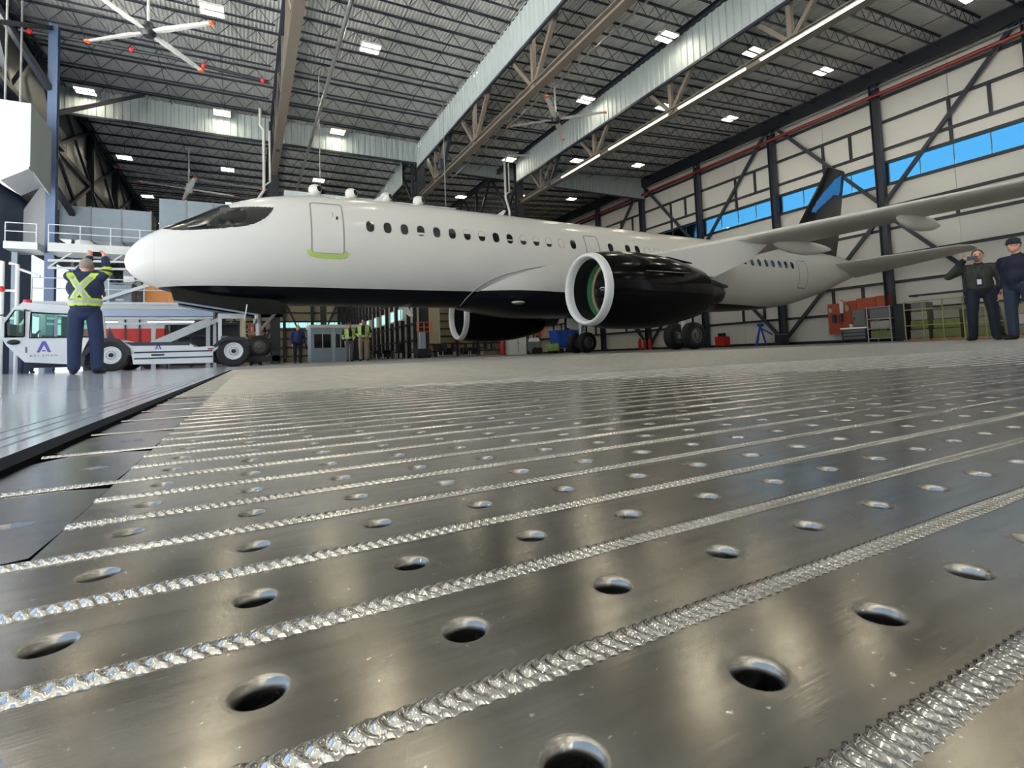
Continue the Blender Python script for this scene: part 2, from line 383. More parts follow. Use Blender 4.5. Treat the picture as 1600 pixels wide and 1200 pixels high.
# truss along the left eave
MB().bar((XL+0.6, YF, 13.2), (XL+0.6, 38.5, 13.2), 0.3).build('edge_chord', 'steel_dark', wl)
for k in range(9):
    y = -25+7*k
    if y+7 > 39: break
    MB().bar((XL+0.6, y, 13.2), (XL+0.6, y+3.5, 17.2), 0.2).bar((XL+0.6, y+3.5, 17.2), (XL+0.6, y+7, 13.2), 0.2).build('edge_web', 'steel_dark', wl)
for o_ in (0.15, 0.45, 0.8): MB().bar((XL+o_, YF, 17.2-o_*0.3), (XL+o_, 80, 17.2-o_*0.3), 0.09).build('eave_rail', 'steel_dark', wl)

# ------------------------------------------------------------------ ceiling: corrugated deck, joists, trusses
ce = struct('ceiling', 'galvanised corrugated roof deck on open web joists')
p = 0.20; prof = []
x = -10.4
while x < XW+0.3:
    for dx, dz in ((0, 0), (0.075, 0), (0.10, 0.075), (0.175, 0.075)): prof.append((x+dx, roofz(x+dx)+dz))
    x += p*0.95
mb = MB(); n = len(prof)
mb.add([(a, YF, b) for a, b in prof]+[(a, YB, b) for a, b in prof], [(i, i+1, n+i+1, n+i) for i in range(n-1)])
rd = mb.build('roof_deck', 'galvanised', ce, recalc=False)
mb = MB(); mb.add([(-10.6, YF, roofz(0)+0.4), (15, YF, roofz(0)+0.4), (XW+0.3, YF, roofz(XW)+0.4), (-10.6, YB, roofz(0)+0.4), (15, YB, roofz(0)+0.4), (XW+0.3, YB, roofz(XW)+0.4)], [(0, 1, 4, 3), (1, 2, 5, 4)])
mb.build('roof_top', 'steel_grey', ce, recalc=False)
spans = [(-10.2, 1.75), (1.75, 12.3), (12.3, 21.2), (21.2, XW-0.4)]
def joist(x0, x1, far=False):
    mb = MB(); L = x1-x0; dz = lambda x: roofz(x0+x)-roofz(x0)
    d = 0.85
    mb.bar((0, 0, -0.08), (L, 0, -0.08+dz(L)), 0.12, 0.08)
    mb.bar((0.4, 0, -d), (L-0.4, 0, -d+dz(L)), 0.10, 0.06)
    nn = int(L/1.1); st = L/nn
    for i in range(nn):
        a, b = i*st, (i+0.5)*st; c = (i+1)*st
        r = 0.026
        mb.bar((a, 0, -0.12+dz(a)), (b, 0, -d+dz(b)), r); mb.bar((b, 0, -d+dz(b)), (c, 0, -0.12+dz(c)), r)
    return mb
ja = [joist(*s_).build('joist', 'steel_dark', ce, local=True, recalc=False) for s_ in spans]
jy = [3+2*k for k in range(38)]
for s_, jo in zip(spans, ja):
    jo.location = (s_[0], jy[0], roofz(s_[0])-0.02)
    for y in jy[1:]:
        dup(jo, ce, (s_[0], y, roofz(s_[0])-0.02))
# bridging between joists
for x in (-7.2, -4.2, -1.2, 4.4, 7.0, 9.7, 14.6, 16.8, 19.0, 24.5, 28, 31.5, 35): MB().bar((x, 2, roofz(x)-0.84), (x, 79, roofz(x)-0.84), 0.03).build('bridging', 'steel_dark', ce)
# main trusses along Y
def truss(x, zc, label, mat_='steel_brown', y0=-15.0, y1=38.5, wch=0.42):
    t = struct('trim_truss', label); zt = roofz(x)-0.9
    t.name = 'roof_truss'
    MB().ibeam((x, y0, zc), (x, y1, zc), wch, 0.36, 0.05).build('bottom_chord', mat_, t)
    MB().ibeam((x, y0, zt), (x, y1, zt), wch, 0.36, 0.05).build('top_chord', 'steel_dark', t)
    ys = [y1-3.9-7.1*k for k in range(7)]
    for y in ys:
        MB().bar((x, y, zc), (x, y, zt), 0.22, 0.22).build('vertical', mat_, t)
        MB().bar((x, y, zc), (x, y+3.55, zt), 0.2, 0.2).build('diagonal', mat_, t)
        MB().bar((x, y, zc), (x, y-3.55, zt), 0.2, 0.2).build('diagonal', mat_, t)
    return t
truss(1.75, 13.2, 'steel roof truss above the front cabin door'); truss(12.3, 12.75, 'steel roof truss above the middle of the cabin'); truss(21.2, 13.2, 'steel roof truss nearest the white wall')
truss(1.75, 13.0, 'far bay steel roof truss in line with the cockpit', 'steel_dark', 39.5, 80); truss(12.3, 12.9, 'far bay steel roof truss beside the partition wall', 'steel_dark', 39.5, 80); truss(21.2, 13.2, 'far bay steel roof truss behind the engine', 'steel_dark', 39.5, 80)
for x, lb in ((1.75, 'dark steel column rising behind the cockpit'), (12.3, 'dark steel column rising behind the rear of the cabin windows'), (21.2, 'dark steel column rising behind the overwing exit')):
    o = MB().ibeam((x, 38.5, 0), (x, 38.5, 16.8), 0.6, 0.6, 0.05).build('steel_column', 'steel_black'); tag(o, lb, kind='structure')
for x in (6.6, 16.8):
    o = MB().ibeam((x, 52, 0), (x, 52, 16.8), 0.5, 0.5, 0.05).build('steel_column', 'steel_black'); tag(o, 'dark steel column deep in the far bay at X %s' % ('left' if x < 10 else 'right'), kind='structure'); o['label'] = 'dark steel column deep in the far bay, ' + ('seen between the two hi-vis men and the inner column' if x < 10 else 'hidden behind the wing')
# draft curtains: corrugated sheet
def curtain(p, q, z0, z1, label):
    p = Vector(p); q = Vector(q); L = (q-p).length; d = (q-p)/L; nrm = Vector((-d.y, d.x, 0)); pr = []; s_ = 0
    while s_ < L:
        for a, b in ((0, 0), (0.16, 0), (0.19, 0.05), (0.35, 0.05), (0.38, 0.0)): pr.append(p+d*min(L, s_+a)+nrm*b)
        s_ += 0.42
    n = len(pr); mb = MB(); mb.add([(v.x, v.y, z0) for v in pr]+[(v.x, v.y, z1(v.x) if callable(z1) else z1) for v in pr], [(i, i+1, n+i+1, n+i) for i in range(n-1)])
    t = struct('draft_curtain', label); mb.build('sheet', 'galv_curtain', t, recalc=False)
    MB().bar((p.x, p.y, z0), (q.x, q.y, z0), 0.12, 0.14).build('bottom_rail', 'steel_dark', t); return t
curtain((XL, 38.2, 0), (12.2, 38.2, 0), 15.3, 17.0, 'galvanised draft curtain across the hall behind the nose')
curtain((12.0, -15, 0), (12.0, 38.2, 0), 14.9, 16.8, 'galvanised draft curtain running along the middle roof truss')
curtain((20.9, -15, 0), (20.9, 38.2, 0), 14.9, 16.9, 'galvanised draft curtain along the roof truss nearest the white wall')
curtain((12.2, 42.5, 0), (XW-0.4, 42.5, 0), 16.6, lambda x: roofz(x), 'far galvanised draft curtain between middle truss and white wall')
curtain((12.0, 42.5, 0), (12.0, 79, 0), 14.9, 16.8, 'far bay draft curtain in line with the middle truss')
# crane rails and tube lights
o = MB().tube([(3.42, -10, 13.0), (3.42, 45, 13.0)], 0.09, 8).build('bus_bar', 'alu'); tag(o, 'bright metal rail hanging under the roof over the front door', 'rail')
o = MB().tube([(13.2, -10, 12.9), (13.2, 34, 12.9)], 0.045, 6).build('conduit', 'alu'); tag(o, 'thin bright conduit beside the middle roof truss', 'conduit')
for y0, y1, lb in ((10.0, 14.6, 'nearest the camera'), (15.3, 19.6, 'second from the camera'), (20.3, 25.6, 'third from the camera'), (26.5, 31.2, 'farthest from the camera')):
    t = thing('tube_light', 'long tube light beside the truss nearest the white wall, '+lb, 'light', (20.82, y0, 13.0), 'tube lights under the truss')
    MB().box(-0.05, 0.05, 0, y1-y0, 0.03, 0.09).build('housing', 'lamp_body', t, local=True); MB().box(-0.04, 0.04, 0.05, y1-y0-0.05, -0.03, 0.03).build('diffuser', 'tube_light', t, local=True)
    for q_ in (0.8, y1-y0-0.8): MB().box(-0.03, 0.18, q_-0.03, q_+0.03, 0.09, 0.13).build('bracket', 'steel_grey', t, local=True)
# sprinkler mains under the left roof
def pipe(name, label, pts, r, mat_, couplers=()):
    t = thing(name, label, 'pipe', pts[0]); MB().tube(pts, r, 7).build('pipe_run', mat_, t, smooth=True)
    for c in couplers: MB().sphere(c, r*1.6, 8, 6).build('coupling', 'red', t)
    return t
pipe('sprinkler_main', 'black sprinkler main with red couplings under the left roof', [(-9.6, 31.5, 16.4), (-3.6, 31.5, 16.5), (1.2, 31.5, 16.2)], 0.09, 'steel_black', [(-9.2, 31.5, 16.4), (-5.2, 31.5, 16.5), (-2, 31.5, 16.4), (0.9, 31.5, 16.2)])
pipe('sprinkler_branch', 'dark sprinkler pipe in the far left bay with red couplings', [(-8.6, 46, 14.9), (1.6, 46, 14.4)], 0.08, 'steel_grey', [(-8.3, 46, 14.9), (1.2, 46, 14.4)])
# ------------------------------------------------------------------ high bay lights
hb = thing('high_bay_light', 'x', 'light', (0, 0, 16.5), 'twin panel high bay lights')
MB().box(-0.5, 0.5, -0.06, 0.06, 0.10, 0.2).build('ballast', 'lamp_body', hb, local=True)
for s_ in (-1, 1):
    h = MB().box(-0.5, 0.5, s_*0.24-0.18, s_*0.24+0.18, 0.02, 0.09).box(-0.5, -0.47, s_*0.24-0.18, s_*0.24+0.18, -0.02, 0.02).box(0.47, 0.5, s_*0.24-0.18, s_*0.24+0.18, -0.02, 0.02).box(-0.47, 0.47, s_*0.24-0.18, s_*0.24-0.16, -0.02, 0.02).box(-0.47, 0.47, s_*0.24+0.16, s_*0.24+0.18, -0.02, 0.02).build('housing', 'lamp_body', hb, local=True)
    MB().box(-0.46, 0.46, s_*0.24-0.155, s_*0.24+0.155, 0.0, 0.018).build('diffuser', 'lamp', hb, local=True)
MB().tube([(0, 0, 0.2), (0, 0, 1.6)], 0.015, 5).build('hanger', 'steel_grey', hb, local=True)
rows = [(-8.4, 16.5, 'in row along the open door side'), (-1.35, 16.5, 'in row in front of the nose'), (5.9, 16.5, 'in row over the front cabin door'),
        (12.45, 16.5, 'in row beside the middle draft curtain'), (19.8, 16.5, 'in row over the overwing exit'), (26.7, 17.4, 'in row over the wing'), (33.6, 17.8, 'in row over the tail')]
ordn = ['first', 'second', 'third', 'fourth', 'fifth', 'sixth', 'seventh', 'eighth', 'ninth']
ys_ = [-14, -3, 8.2, 19.1, 26.4, 37.4, 48.4, 58.9, 70]
firstl = True
for x, z, ph in rows:
    for i, y in enumerate(ys_):
        if x > 25 and y == 8.2: y = 11.4
        if x > 30 and abs(y-37.4) < .1: y = 37.0
        lb = 'high bay light %s, %s from the camera' % (ph, ordn[i])
        if firstl: hb.location = (x, y, z); hb['label'] = lb; firstl = False
        else: dup_tree(hb, (x, y, z), lb)
# ------------------------------------------------------------------ ceiling fans
def fan(name, label, c, drop, rots, dia=6.4, hubm='steel_black'):
    t = thing(name, label, 'fan', c)
    MB().tube([(0, 0, 0), (0, 0, drop)], 0.06, 8).box(-0.25, 0.25, -0.2, 0.2, drop-0.1, drop).build('downrod', 'white_paint', t, local=True)
    MB().lathe([(-0.2, 0.0), (-0.2, 0.2), (-0.05, 0.3), (0.12, 0.3), (0.2, 0.18), (0.45, 0.14), (0.45, 0.0)], (0, 0, 0), 'z', 16).build('hub', hubm, t, smooth=True, local=True)
    for k in range(4):
        a = rots+k*PI/2; d = Vector((math.cos(a), math.sin(a), 0)); p_ = Vector((-d.y, d.x, 0))
        vs = []
        for r_, wd in ((0.3, 0.12), (0.9, 0.19), (dia/2-0.15, 0.12)):
            for sx, zz_ in ((-1, 0.03), (0, 0.06), (1, 0.0), (0, -0.01)): vs.append(d*r_+p_*wd*sx+Vector((0, 0, zz_)))
        fs = [(i*4+j, i*4+(j+1) % 4, (i+1)*4+(j+1) % 4, (i+1)*4+j) for i in range(2) for j in range(4)]+[(3, 2, 1, 0), (8, 9, 10, 11)]
        b_ = MB().add(vs, fs).build('blade', 'white_paint', t, local=True)
        MB().box(-0.06, 0.06, -0.1, 0.1, -0.02, 0.06)
        e_ = MB(); q = d*(dia/2-0.08); e_.bar(q-p_*0.1, q+p_*0.1, 0.16, 0.09); e_.build('blade_tip', 'orange', t, local=True)
    return t
fan('ceiling_fan', 'white four bladed ceiling fan hanging over the left near bay', (-3.8, 26.6, 14.9), 2.3, math.radians(54))
fan('ceiling_fan', 'white four bladed ceiling fan deep in the far bay above the cockpit', (-3.9, 45.8, 13.7), 3.2, math.radians(12), hubm='white_paint')
fan('ceiling_fan', 'white ceiling fan between the two rear trusses above the cabin', (17.6, 26.7, 14.9), 2.3, math.radians(48))

# ------------------------------------------------------------------ welded aluminium deck
H = 0.07
HX0, HP, HY0, PP = 0.00203, 0.04746, 0.12716, 0.04918
WH = PP/2
dk = thing('metal_deck', 'perforated aluminium deck plate with raised weld beads under the camera', 'deck', (0, 0, 0))
MT_D = ['deck', 'deck_ring']
def npmesh(name, V, F, mats, mi=None, smooth=None):
    me = bpy.data.meshes.new(name); V = np.asarray(V, np.float32); F = np.asarray(F, np.int32)
    me.vertices.add(len(V)); me.vertices.foreach_set('co', V.ravel())
    k = F.shape[1]; me.loops.add(F.size); me.polygons.add(len(F))
    me.loops.foreach_set('vertex_index', F.ravel()); me.polygons.foreach_set('loop_start', np.arange(0, F.size, k, dtype=np.int32))
    for m_ in mats: me.materials.append(MT[m_])
    if mi is not None: me.polygons.foreach_set('material_index', np.asarray(mi, np.int32))
    if smooth is not None: me.polygons.foreach_set('use_smooth', np.asarray(smooth, bool))
    me.update(calc_edges=True); me.validate()
    o = bpy.data.objects.new(name, me); COL.objects.link(o); o.parent = dk; return o
def hole_cell(cx, cy, hx, hy, n, rnd):
    """square cell with a rounded, countersunk hole; returns verts, quads, mat"""
    V = []; F = []; mi = []; sm = []
    ang = [2*PI*(k+0.5)/n for k in range(n)]
    def sq(a):
        c, s_ = math.cos(a), math.sin(a); k = 1/max(abs(c)/hx, abs(s_)/hy); return (cx+c*k, cy+s_*k, 0)
    rings = [None, (0.0080, 0.0, 0), (0.0064, -0.00002, 1), (0.0059, -0.0002, 1), (0.0053, -0.0007, 1), (0.0048, -0.0016, 1), (0.0046, -0.0028, 1), (0.0046, -0.0062, 1)]
    if n <= 8: rings = [None, (0.0060, 0.0, 0), (0.0052, -0.0007, 1), (0.0046, -0.002, 1), (0.0045, -0.006, 1)]
    dx, dy = rnd
    for ri, r in enumerate(rings):
        for a in ang:
            if r is None: V.append(sq(a))
            elif ri == 1: V.append((cx+dx+r[0]*math.cos(a)*(1+0.05*math.sin(3*a+dx*900)), cy+dy+r[0]*math.sin(a), r[1]))
            else: V.append((cx+r[0]*math.cos(a), cy+r[0]*math.sin(a), r[1]))
        if ri:
            for k in range(n):
                F.append((len(V)-2*n+k, len(V)-2*n+(k+1) % n, len(V)-n+(k+1) % n, len(V)-n+k)); mi.append(0 if ri == 1 else 1); sm.append(ri > (2 if n > 8 else 1))
    return V, F, mi, sm
def square_quads(cx, cy, hx, hy, n): return None
NP = 25          # planks built one by one
def zc(x, y): return 0.462*x+0.887*y
rng = random.Random(3)
for j in range(-3, NP):
    y = HY0+j*PP; V = []; F = []; mi = []; sm = []
    xl = DX if j < 3 else -0.0716
    hw = WH-0.0004
    i = math.ceil((xl-HX0+HP*0.5)/HP)
    xs = HX0+(i-0.5)*HP
    def quad(a, b, V=V, F=F, mi=mi, sm=sm):
        o = len(V); V += [(a, y-hw, 0), (b, y-hw, 0), (b, y+hw, 0), (a, y+hw, 0)]; F.append((o, o+1, o+2, o+3)); mi.append(0); sm.append(False)
    if xs > xl+1e-4: quad(xl, xs)
    xmax = min((2.3-0.887*y)/0.462, 3.6*max(y, 0.1)+0.45)
    while True:
        cx = HX0+i*HP
        if cx > xmax: break
        d = zc(cx, y); n = 24 if d < 0.4 else (12 if d < 0.9 else 8)
        v_, f_, m_, s_ = hole_cell(cx, y, HP/2, hw, n, (rng.uniform(-.0009, .0009), rng.uniform(-.0009, .0009)))
        # corners of the square: add corner verts between the samples so the cell is closed
        o = len(V); V += v_; F += [tuple(q+o for q in f) for f in f_]; mi += m_; sm += s_
        for sx, sy in ((1, 1), (-1, 1), (-1, -1), (1, -1)):
            ca = math.atan2(sy*hw, sx*HP/2) % (2*PI)
            ks = [(2*PI*(k+0.5)/n) for k in range(n)]
            k0 = int(math.floor(ca/(2*PI/n)-0.5)) % n
            o2 = len(V); V.append((cx+sx*HP/2, y+sy*hw, 0)); F.append((o+k0, o2, o+(k0+1) % n, o+(k0+1) % n)); mi.append(0); sm.append(False)
        i += 1
    quad(HX0+(i-0.5)*HP, DXR)
    # sides, so that each plank has thickness
    o = len(V); V += [(xl, y-hw, 0), (DXR, y-hw, 0), (DXR, y-hw, -0.006), (xl, y-hw, -0.006), (xl, y+hw, 0), (DXR, y+hw, 0), (DXR, y+hw, -0.006), (xl, y+hw, -0.006)]
    F += [(o, o+3, o+2, o+1), (o+4, o+5, o+6, o+7), (o, o+4, o+7, o+3)]; mi += [0]*3; sm += [False]*3
    me = bpy.data.meshes.new('plank'); me.from_pydata(V, [], [f if f[2] != f[3] else f[:3] for f in F])
    for m_ in MT_D: me.materials.append(MT[m_])
    me.polygons.foreach_set('material_index', mi); me.polygons.foreach_set('use_smooth', sm); me.update()
    ob = bpy.data.objects.new('plank', me); COL.objects.link(ob); ob.parent = dk
# far planks: one field
V = []; F = []
yy = HY0+(NP-0.5)*PP; k = 0
while yy < DY1:
    V += [(DX, yy+0.0004, 0), (DXR, yy+0.0004, 0), (DXR, min(DY1, yy+PP-0.0004), 0), (DX, min(DY1, yy+PP-0.0004), 0)]; F.append((4*k, 4*k+1, 4*k+2, 4*k+3)); k += 1; yy += PP
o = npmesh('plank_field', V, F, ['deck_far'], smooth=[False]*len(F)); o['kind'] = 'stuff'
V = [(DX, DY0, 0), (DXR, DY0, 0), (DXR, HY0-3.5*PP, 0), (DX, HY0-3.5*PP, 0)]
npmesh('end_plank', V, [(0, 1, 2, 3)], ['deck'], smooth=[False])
MB().box(DX, DXR, DY0, DY1, -0.05, -0.02).build('void_floor', 'steel_black', dk)
mb = MB()
for k in range(40): mb.box(DX, 1.6, 0.02+k*0.0123, 0.0245+k*0.0123, -0.02, -0.0105)
mb.build('support_ribs', 'steel_grey', dk, recalc=False)
# weld beads
RP, BW, BH = 0.0037, 0.0039, 0.0016
def bead(y, x0, xe, sd):
    V = []; F = []; MI = []; rr = random.Random(sd); ph = rr.random(); skew = rr.uniform(0.35, 0.7)
    base = 0
    def seg(a, b, nx, ny):
        nonlocal V, F, MI
        if b-a < 1e-4: return
        na = max(2, int(round((b-a)/RP*nx)))
        xs = np.linspace(a, b, na+1); us = np.linspace(-1, 1, ny+1)
        X, U_ = np.meshgrid(xs, us, indexing='ij')
        wob = 1+0.06*np.sin(X*37+sd)+0.04*np.sin(X*91+sd*3)
        p_ = X/RP+ph+(0.55+skew)*(1-U_**2)+0.12*np.sin(X*23+sd)
        saw = p_-np.floor(p_)
        prof_ = np.sqrt(np.clip(1-U_**2, 0, 1))
        Z = BH*prof_*(0.18+0.88*np.abs(np.sin(PI*saw))**0.75*(0.7+0.3*saw)) if nx > 1 else BH*prof_*0.9
        Z = Z-0.00008
        ww = BW*wob*(1+0.10*(np.sin(2*PI*p_) if nx > 1 else 0)*np.abs(U_)**3)
        P_ = np.stack([X, y+U_*ww, Z], -1).reshape(-1, 3)
        o = len(V); idx = np.arange((na+1)*(ny+1)).reshape(na+1, ny+1)+o
        f_ = np.stack([idx[:-1, :-1], idx[1:, :-1], idx[1:, 1:], idx[:-1, 1:]], -1).reshape(-1, 4)
        V = P_.tolist() if o == 0 else V+P_.tolist(); F += f_.tolist(); MI += [0 if nx > 1 else 1]*len(f_)
    xn = (0.50-0.887*y)/0.462; xm = min((1.25-0.887*y)/0.462, 3.6*y+0.4)
    a = x0
    if xn > a: seg(a, min(xn, xe), 7, 10); a = min(xn, xe)
    if xm > a: seg(a, min(xm, xe), 4, 6); a = min(xm, xe)
    if xe > a: seg(a, xe, (xe-a) and 0.02, 4)
    return V, F, MI
for j in range(-3, NP):
    y = HY0+(j-0.5)*PP
    full = j <= 3 or (j-3) % 3 == 0
    V, F, MI = bead(y, DX if full else -0.0716, DXR, j+5)
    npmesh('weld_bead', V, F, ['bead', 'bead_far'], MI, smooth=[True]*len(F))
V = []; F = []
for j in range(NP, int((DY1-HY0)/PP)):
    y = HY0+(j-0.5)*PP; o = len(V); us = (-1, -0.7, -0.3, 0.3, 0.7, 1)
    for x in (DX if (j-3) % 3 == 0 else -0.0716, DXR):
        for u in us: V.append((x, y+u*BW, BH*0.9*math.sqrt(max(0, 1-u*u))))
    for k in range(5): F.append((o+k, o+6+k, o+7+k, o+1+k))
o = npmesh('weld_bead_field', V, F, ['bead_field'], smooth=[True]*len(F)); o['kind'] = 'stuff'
# inlaid plates along the left edge, one slotted hole each
k = 0
while True:
    y0 = HY0+2.5*PP+k*3*PP; y1 = y0+3*PP
    if y1 > HY0+(NP-0.4)*PP: break
    a, b = DX+0.001, -0.0722; g = 0.0036
    mb = MB(); cx, cy = -0.098, (y0+y1)/2-0.004
    n = 16; outer = []; inner = []; low = []
    pts = [(a, y0+g), (b-0.004, y0+g), (b, y0+g+0.010), (b, y1-g-0.008), (b-0.008, y1-g), (a, y1-g)]
    # resample the outline by angle around the hole
    for t_ in range(n):
        an = 2*PI*t_/n; d = (math.cos(an), math.sin(an)); best = 9
        for (px_, py_), (qx, qy) in zip(pts, pts[1:]+pts[:1]):
            ex, ey = qx-px_, qy-py_; den = d[0]*ey-d[1]*ex
            if abs(den) < 1e-12: continue
            t1 = ((px_-cx)*ey-(py_-cy)*ex)/den; s1 = ((px_-cx)*d[1]-(py_-cy)*d[0])/den
            if t1 > 0 and -1e-6 <= s1 <= 1+1e-6: best = min(best, t1)
        outer.append((cx+d[0]*best, cy+d[1]*best, -0.0003)); inner.append((cx+d[0]*0.010, cy+d[1]*0.0052, -0.0004)); low.append((cx+d[0]*0.0078, cy+d[1]*0.0038, -0.005))
    skirt = [(q[0], q[1], -0.007) for q in outer]
    mb.add(outer+inner+low+skirt, [(i, (i+1) % n, n+(i+1) % n, n+i) for i in range(n)]+[(n+i, n+(i+1) % n, 2*n+(i+1) % n, 2*n+i) for i in range(n)]+[(3*n+i, 3*n+(i+1) % n, (i+1) % n, i) for i in range(n)])
    pl = mb.build('inlay_plate', 'deck_inlay', dk)
    # thin proud edge strip left of the plate
    k += 1
# ------------------------------------------------------------------ airliner
YA = 18.5
ac = thing('airliner', 'white narrow body jet airliner with black belly and black engines, nose towards the open door', 'airplane', (0, YA, 0))
def livery():
    mt = bpy.data.materials.new('livery'); mt.use_nodes = True; n = mt.node_tree; b = n.nodes['Principled BSDF']
    b.inputs['Roughness'].default_value = 0.22; b.inputs['Coat Weight'].default_value = 0.12; b.inputs['Coat Roughness'].default_value = 0.05; b.inputs['Specular IOR Level'].default_value = 0.16
    tc = n.nodes.new('ShaderNodeTexCoord'); sp = n.nodes.new('ShaderNodeSeparateXYZ'); n.links.new(tc.outputs['Object'], sp.inputs[0])
    mr = n.nodes.new('ShaderNodeMapRange'); mr.inputs[1].default_value = 9; mr.inputs[2].default_value = 24; mr.inputs[3].default_value = 2.43; mr.inputs[4].default_value = 2.10
    n.links.new(sp.outputs[0], mr.inputs[0])
    gt = n.nodes.new('ShaderNodeMath'); gt.operation = 'GREATER_THAN'; n.links.new(sp.outputs[2], gt.inputs[0]); n.links.new(mr.outputs[0], gt.inputs[1])
    nz = n.nodes.new('ShaderNodeTexNoise'); nz.inputs['Scale'].default_value = 0.7; n.links.new(tc.outputs['Object'], nz.inputs['Vector'])
    wm_ = n.nodes.new('ShaderNodeMix'); wm_.data_type = 'RGBA'; wm_.inputs[6].default_value = (*rgb(220, 219, 215), 1); wm_.inputs[7].default_value = (*rgb(226, 225, 222), 1); n.links.new(nz.outputs[0], wm_.inputs[0])
    mx = n.nodes.new('ShaderNodeMix'); mx.data_type = 'RGBA'; mx.inputs[6].default_value = (*rgb(16, 17, 24), 1)
    n.links.new(wm_.outputs[2], mx.inputs[7]); n.links.new(gt.outputs[0], mx.inputs[0]); n.links.new(mx.outputs[2], b.inputs['Base Color'])
    MT['livery'] = mt
livery()
mk('gloss_black', rgb(9, 9, 11), 0.14, coat=0.06, spec=0.1)
mk('satin_grey', rgb(225, 224, 220), 0.4, var=0.04)
mk('wing_grey', rgb(222, 220, 214), 0.42, var=0.06, scale=1.0)
mk('panel_line', rgb(138, 138, 136), 0.6)
mk('tape_green', rgb(150, 178, 90), 0.6)
mk('cabin_glass', rgb(26, 29, 32), 0.08, spec=0.7)
mk('shade', rgb(225, 222, 212), 0.6)
mk('window_rim', rgb(205, 205, 202), 0.4)
mk('liner_green', rgb(70, 140, 96), 0.5)
mk('liner_tan', rgb(140, 124, 98), 0.5)
mk('fan_metal', rgb(70, 74, 78), 0.3, 0.8)
mk('exhaust', rgb(62, 58, 54), 0.4, 0.8)
mk('fin_blue', rgb(40, 130, 220), 0.25, coat=0.4)
mk('fin_dark', rgb(14, 16, 22), 0.3, coat=0.05, spec=0.2)
mk('strut', rgb(190, 192, 194), 0.35, 0.5)
mk('hub', rgb(98, 98, 96), 0.4, 0.5)
ST = np.array([(-3.20, 3.23, 3.21, 0.01), (-3.17, 3.38, 3.07, .16), (-3.10, 3.53, 2.93, .30), (-2.95, 3.73, 2.76, .50), (-2.7, 3.97, 2.58, .74), (-2.3, 4.22, 2.40, .98), (-1.9, 4.43, 2.26, 1.15), (-1.49, 4.63, 2.15, 1.29), (-1.0, 4.91, 2.06, 1.43),
    (-.62, 5.11, 2.02, 1.51), (0, 5.34, 1.98, 1.61), (.59, 5.50, 1.96, 1.68), (1.4, 5.64, 1.95, 1.73), (2.3, 5.71, 1.95, 1.75), (4.5, 5.76, 1.94, 1.76), (7, 5.74, 1.93, 1.76), (13, 5.66, 1.88, 1.76), (17, 5.60, 1.85, 1.76), (21, 5.55, 1.85, 1.76),
    (23.5, 5.52, 1.93, 1.74), (26.6, 5.48, 2.2, 1.62), (28.5, 5.46, 2.58, 1.42), (30.4, 5.42, 3.05, 1.15), (32.2, 5.30, 3.6, .8), (33.8, 5.12, 4.08, .46), (35.0, 4.98, 4.5, .16), (35.25, 4.86, 4.68, .02)])
def hermite(x, col):
    X = ST[:, 0]; Y = ST[:, col]; i = int(np.clip(np.searchsorted(X, x)-1, 0, len(X)-2))
    def sl(k):
        if k == 0: return (Y[1]-Y[0])/(X[1]-X[0])
        if k == len(X)-1: return (Y[-1]-Y[-2])/(X[-1]-X[-2])
        a = (Y[k]-Y[k-1])/(X[k]-X[k-1]); b = (Y[k+1]-Y[k])/(X[k+1]-X[k])
        return 0 if a*b <= 0 else 2*a*b/(a+b)
    h = X[i+1]-X[i]; t = (x-X[i])/h; m0, m1 = sl(i)*h, sl(i+1)*h
    return (2*t**3-3*t**2+1)*Y[i]+(t**3-2*t**2+t)*m0+(-2*t**3+3*t**2)*Y[i+1]+(t**3-t**2)*m1
def sec(x): return hermite(x, 1), hermite(x, 2), hermite(x, 3)
def fus(x, a, off=0.0):          # a = angle, 0 at +Y, 90 at top
    t, b, wd = sec(x); zc_ = (t+b)/2; r = (t-b)/2
    y, z = wd*math.cos(a), r*math.sin(a)
    nrm = Vector((0, math.cos(a)/max(wd, .01), math.sin(a)/max(r, .01))).normalized() if wd > .02 else Vector((-1, 0, 0))
    return Vector((x, YA+y, zc_+z))+nrm*off
def side(x, z, off=0.0, s=-1):   # point of the skin at height z on the side s
    t, b, wd = sec(x); zc_ = (t+b)/2; r = (t-b)/2
    q = max(-1, min(1, (z-zc_)/r)); a = math.asin(q)
    return fus(x, PI-a if s < 0 else a, off)
def inpoly(x, z, poly):
    c = False; n = len(poly)
    for i in range(n):
        (x1, z1), (x2, z2) = poly[i], poly[(i+1) % n]
        if (z1 > z) != (z2 > z) and x < (x2-x1)*(z-z1)/(z2-z1)+x1: c = not c
    return c
MASK = [(-2.2, 4.14), (-1.9, 4.06), (-1.67, 4.03), (-1.3, 4.03), (-.6, 4.08), (0.0, 4.18), (.28, 4.28), (.5, 4.45), (.68, 4.65), (.78, 4.87), (.3, 4.88), (-.15, 4.86), (-.42, 4.83), (-.62, 5.3), (-2.3, 5.3)]
PANES = [[(-1.02, 4.18), (-.2, 4.22), (-.02, 4.34), (.04, 4.55), (.0, 4.72), (-.1, 4.77), (-.36, 4.76), (-.7, 4.55), (-.98, 4.3)],
         [(-1.72, 4.20), (-1.14, 4.30), (-.72, 4.66), (-.66, 4.84), (-.86, 4.92), (-1.3, 4.70), (-1.72, 4.42)]]
def glazed(x, z): return inpoly(x, z, PANES[0]) or inpoly(x, z, PANES[1])
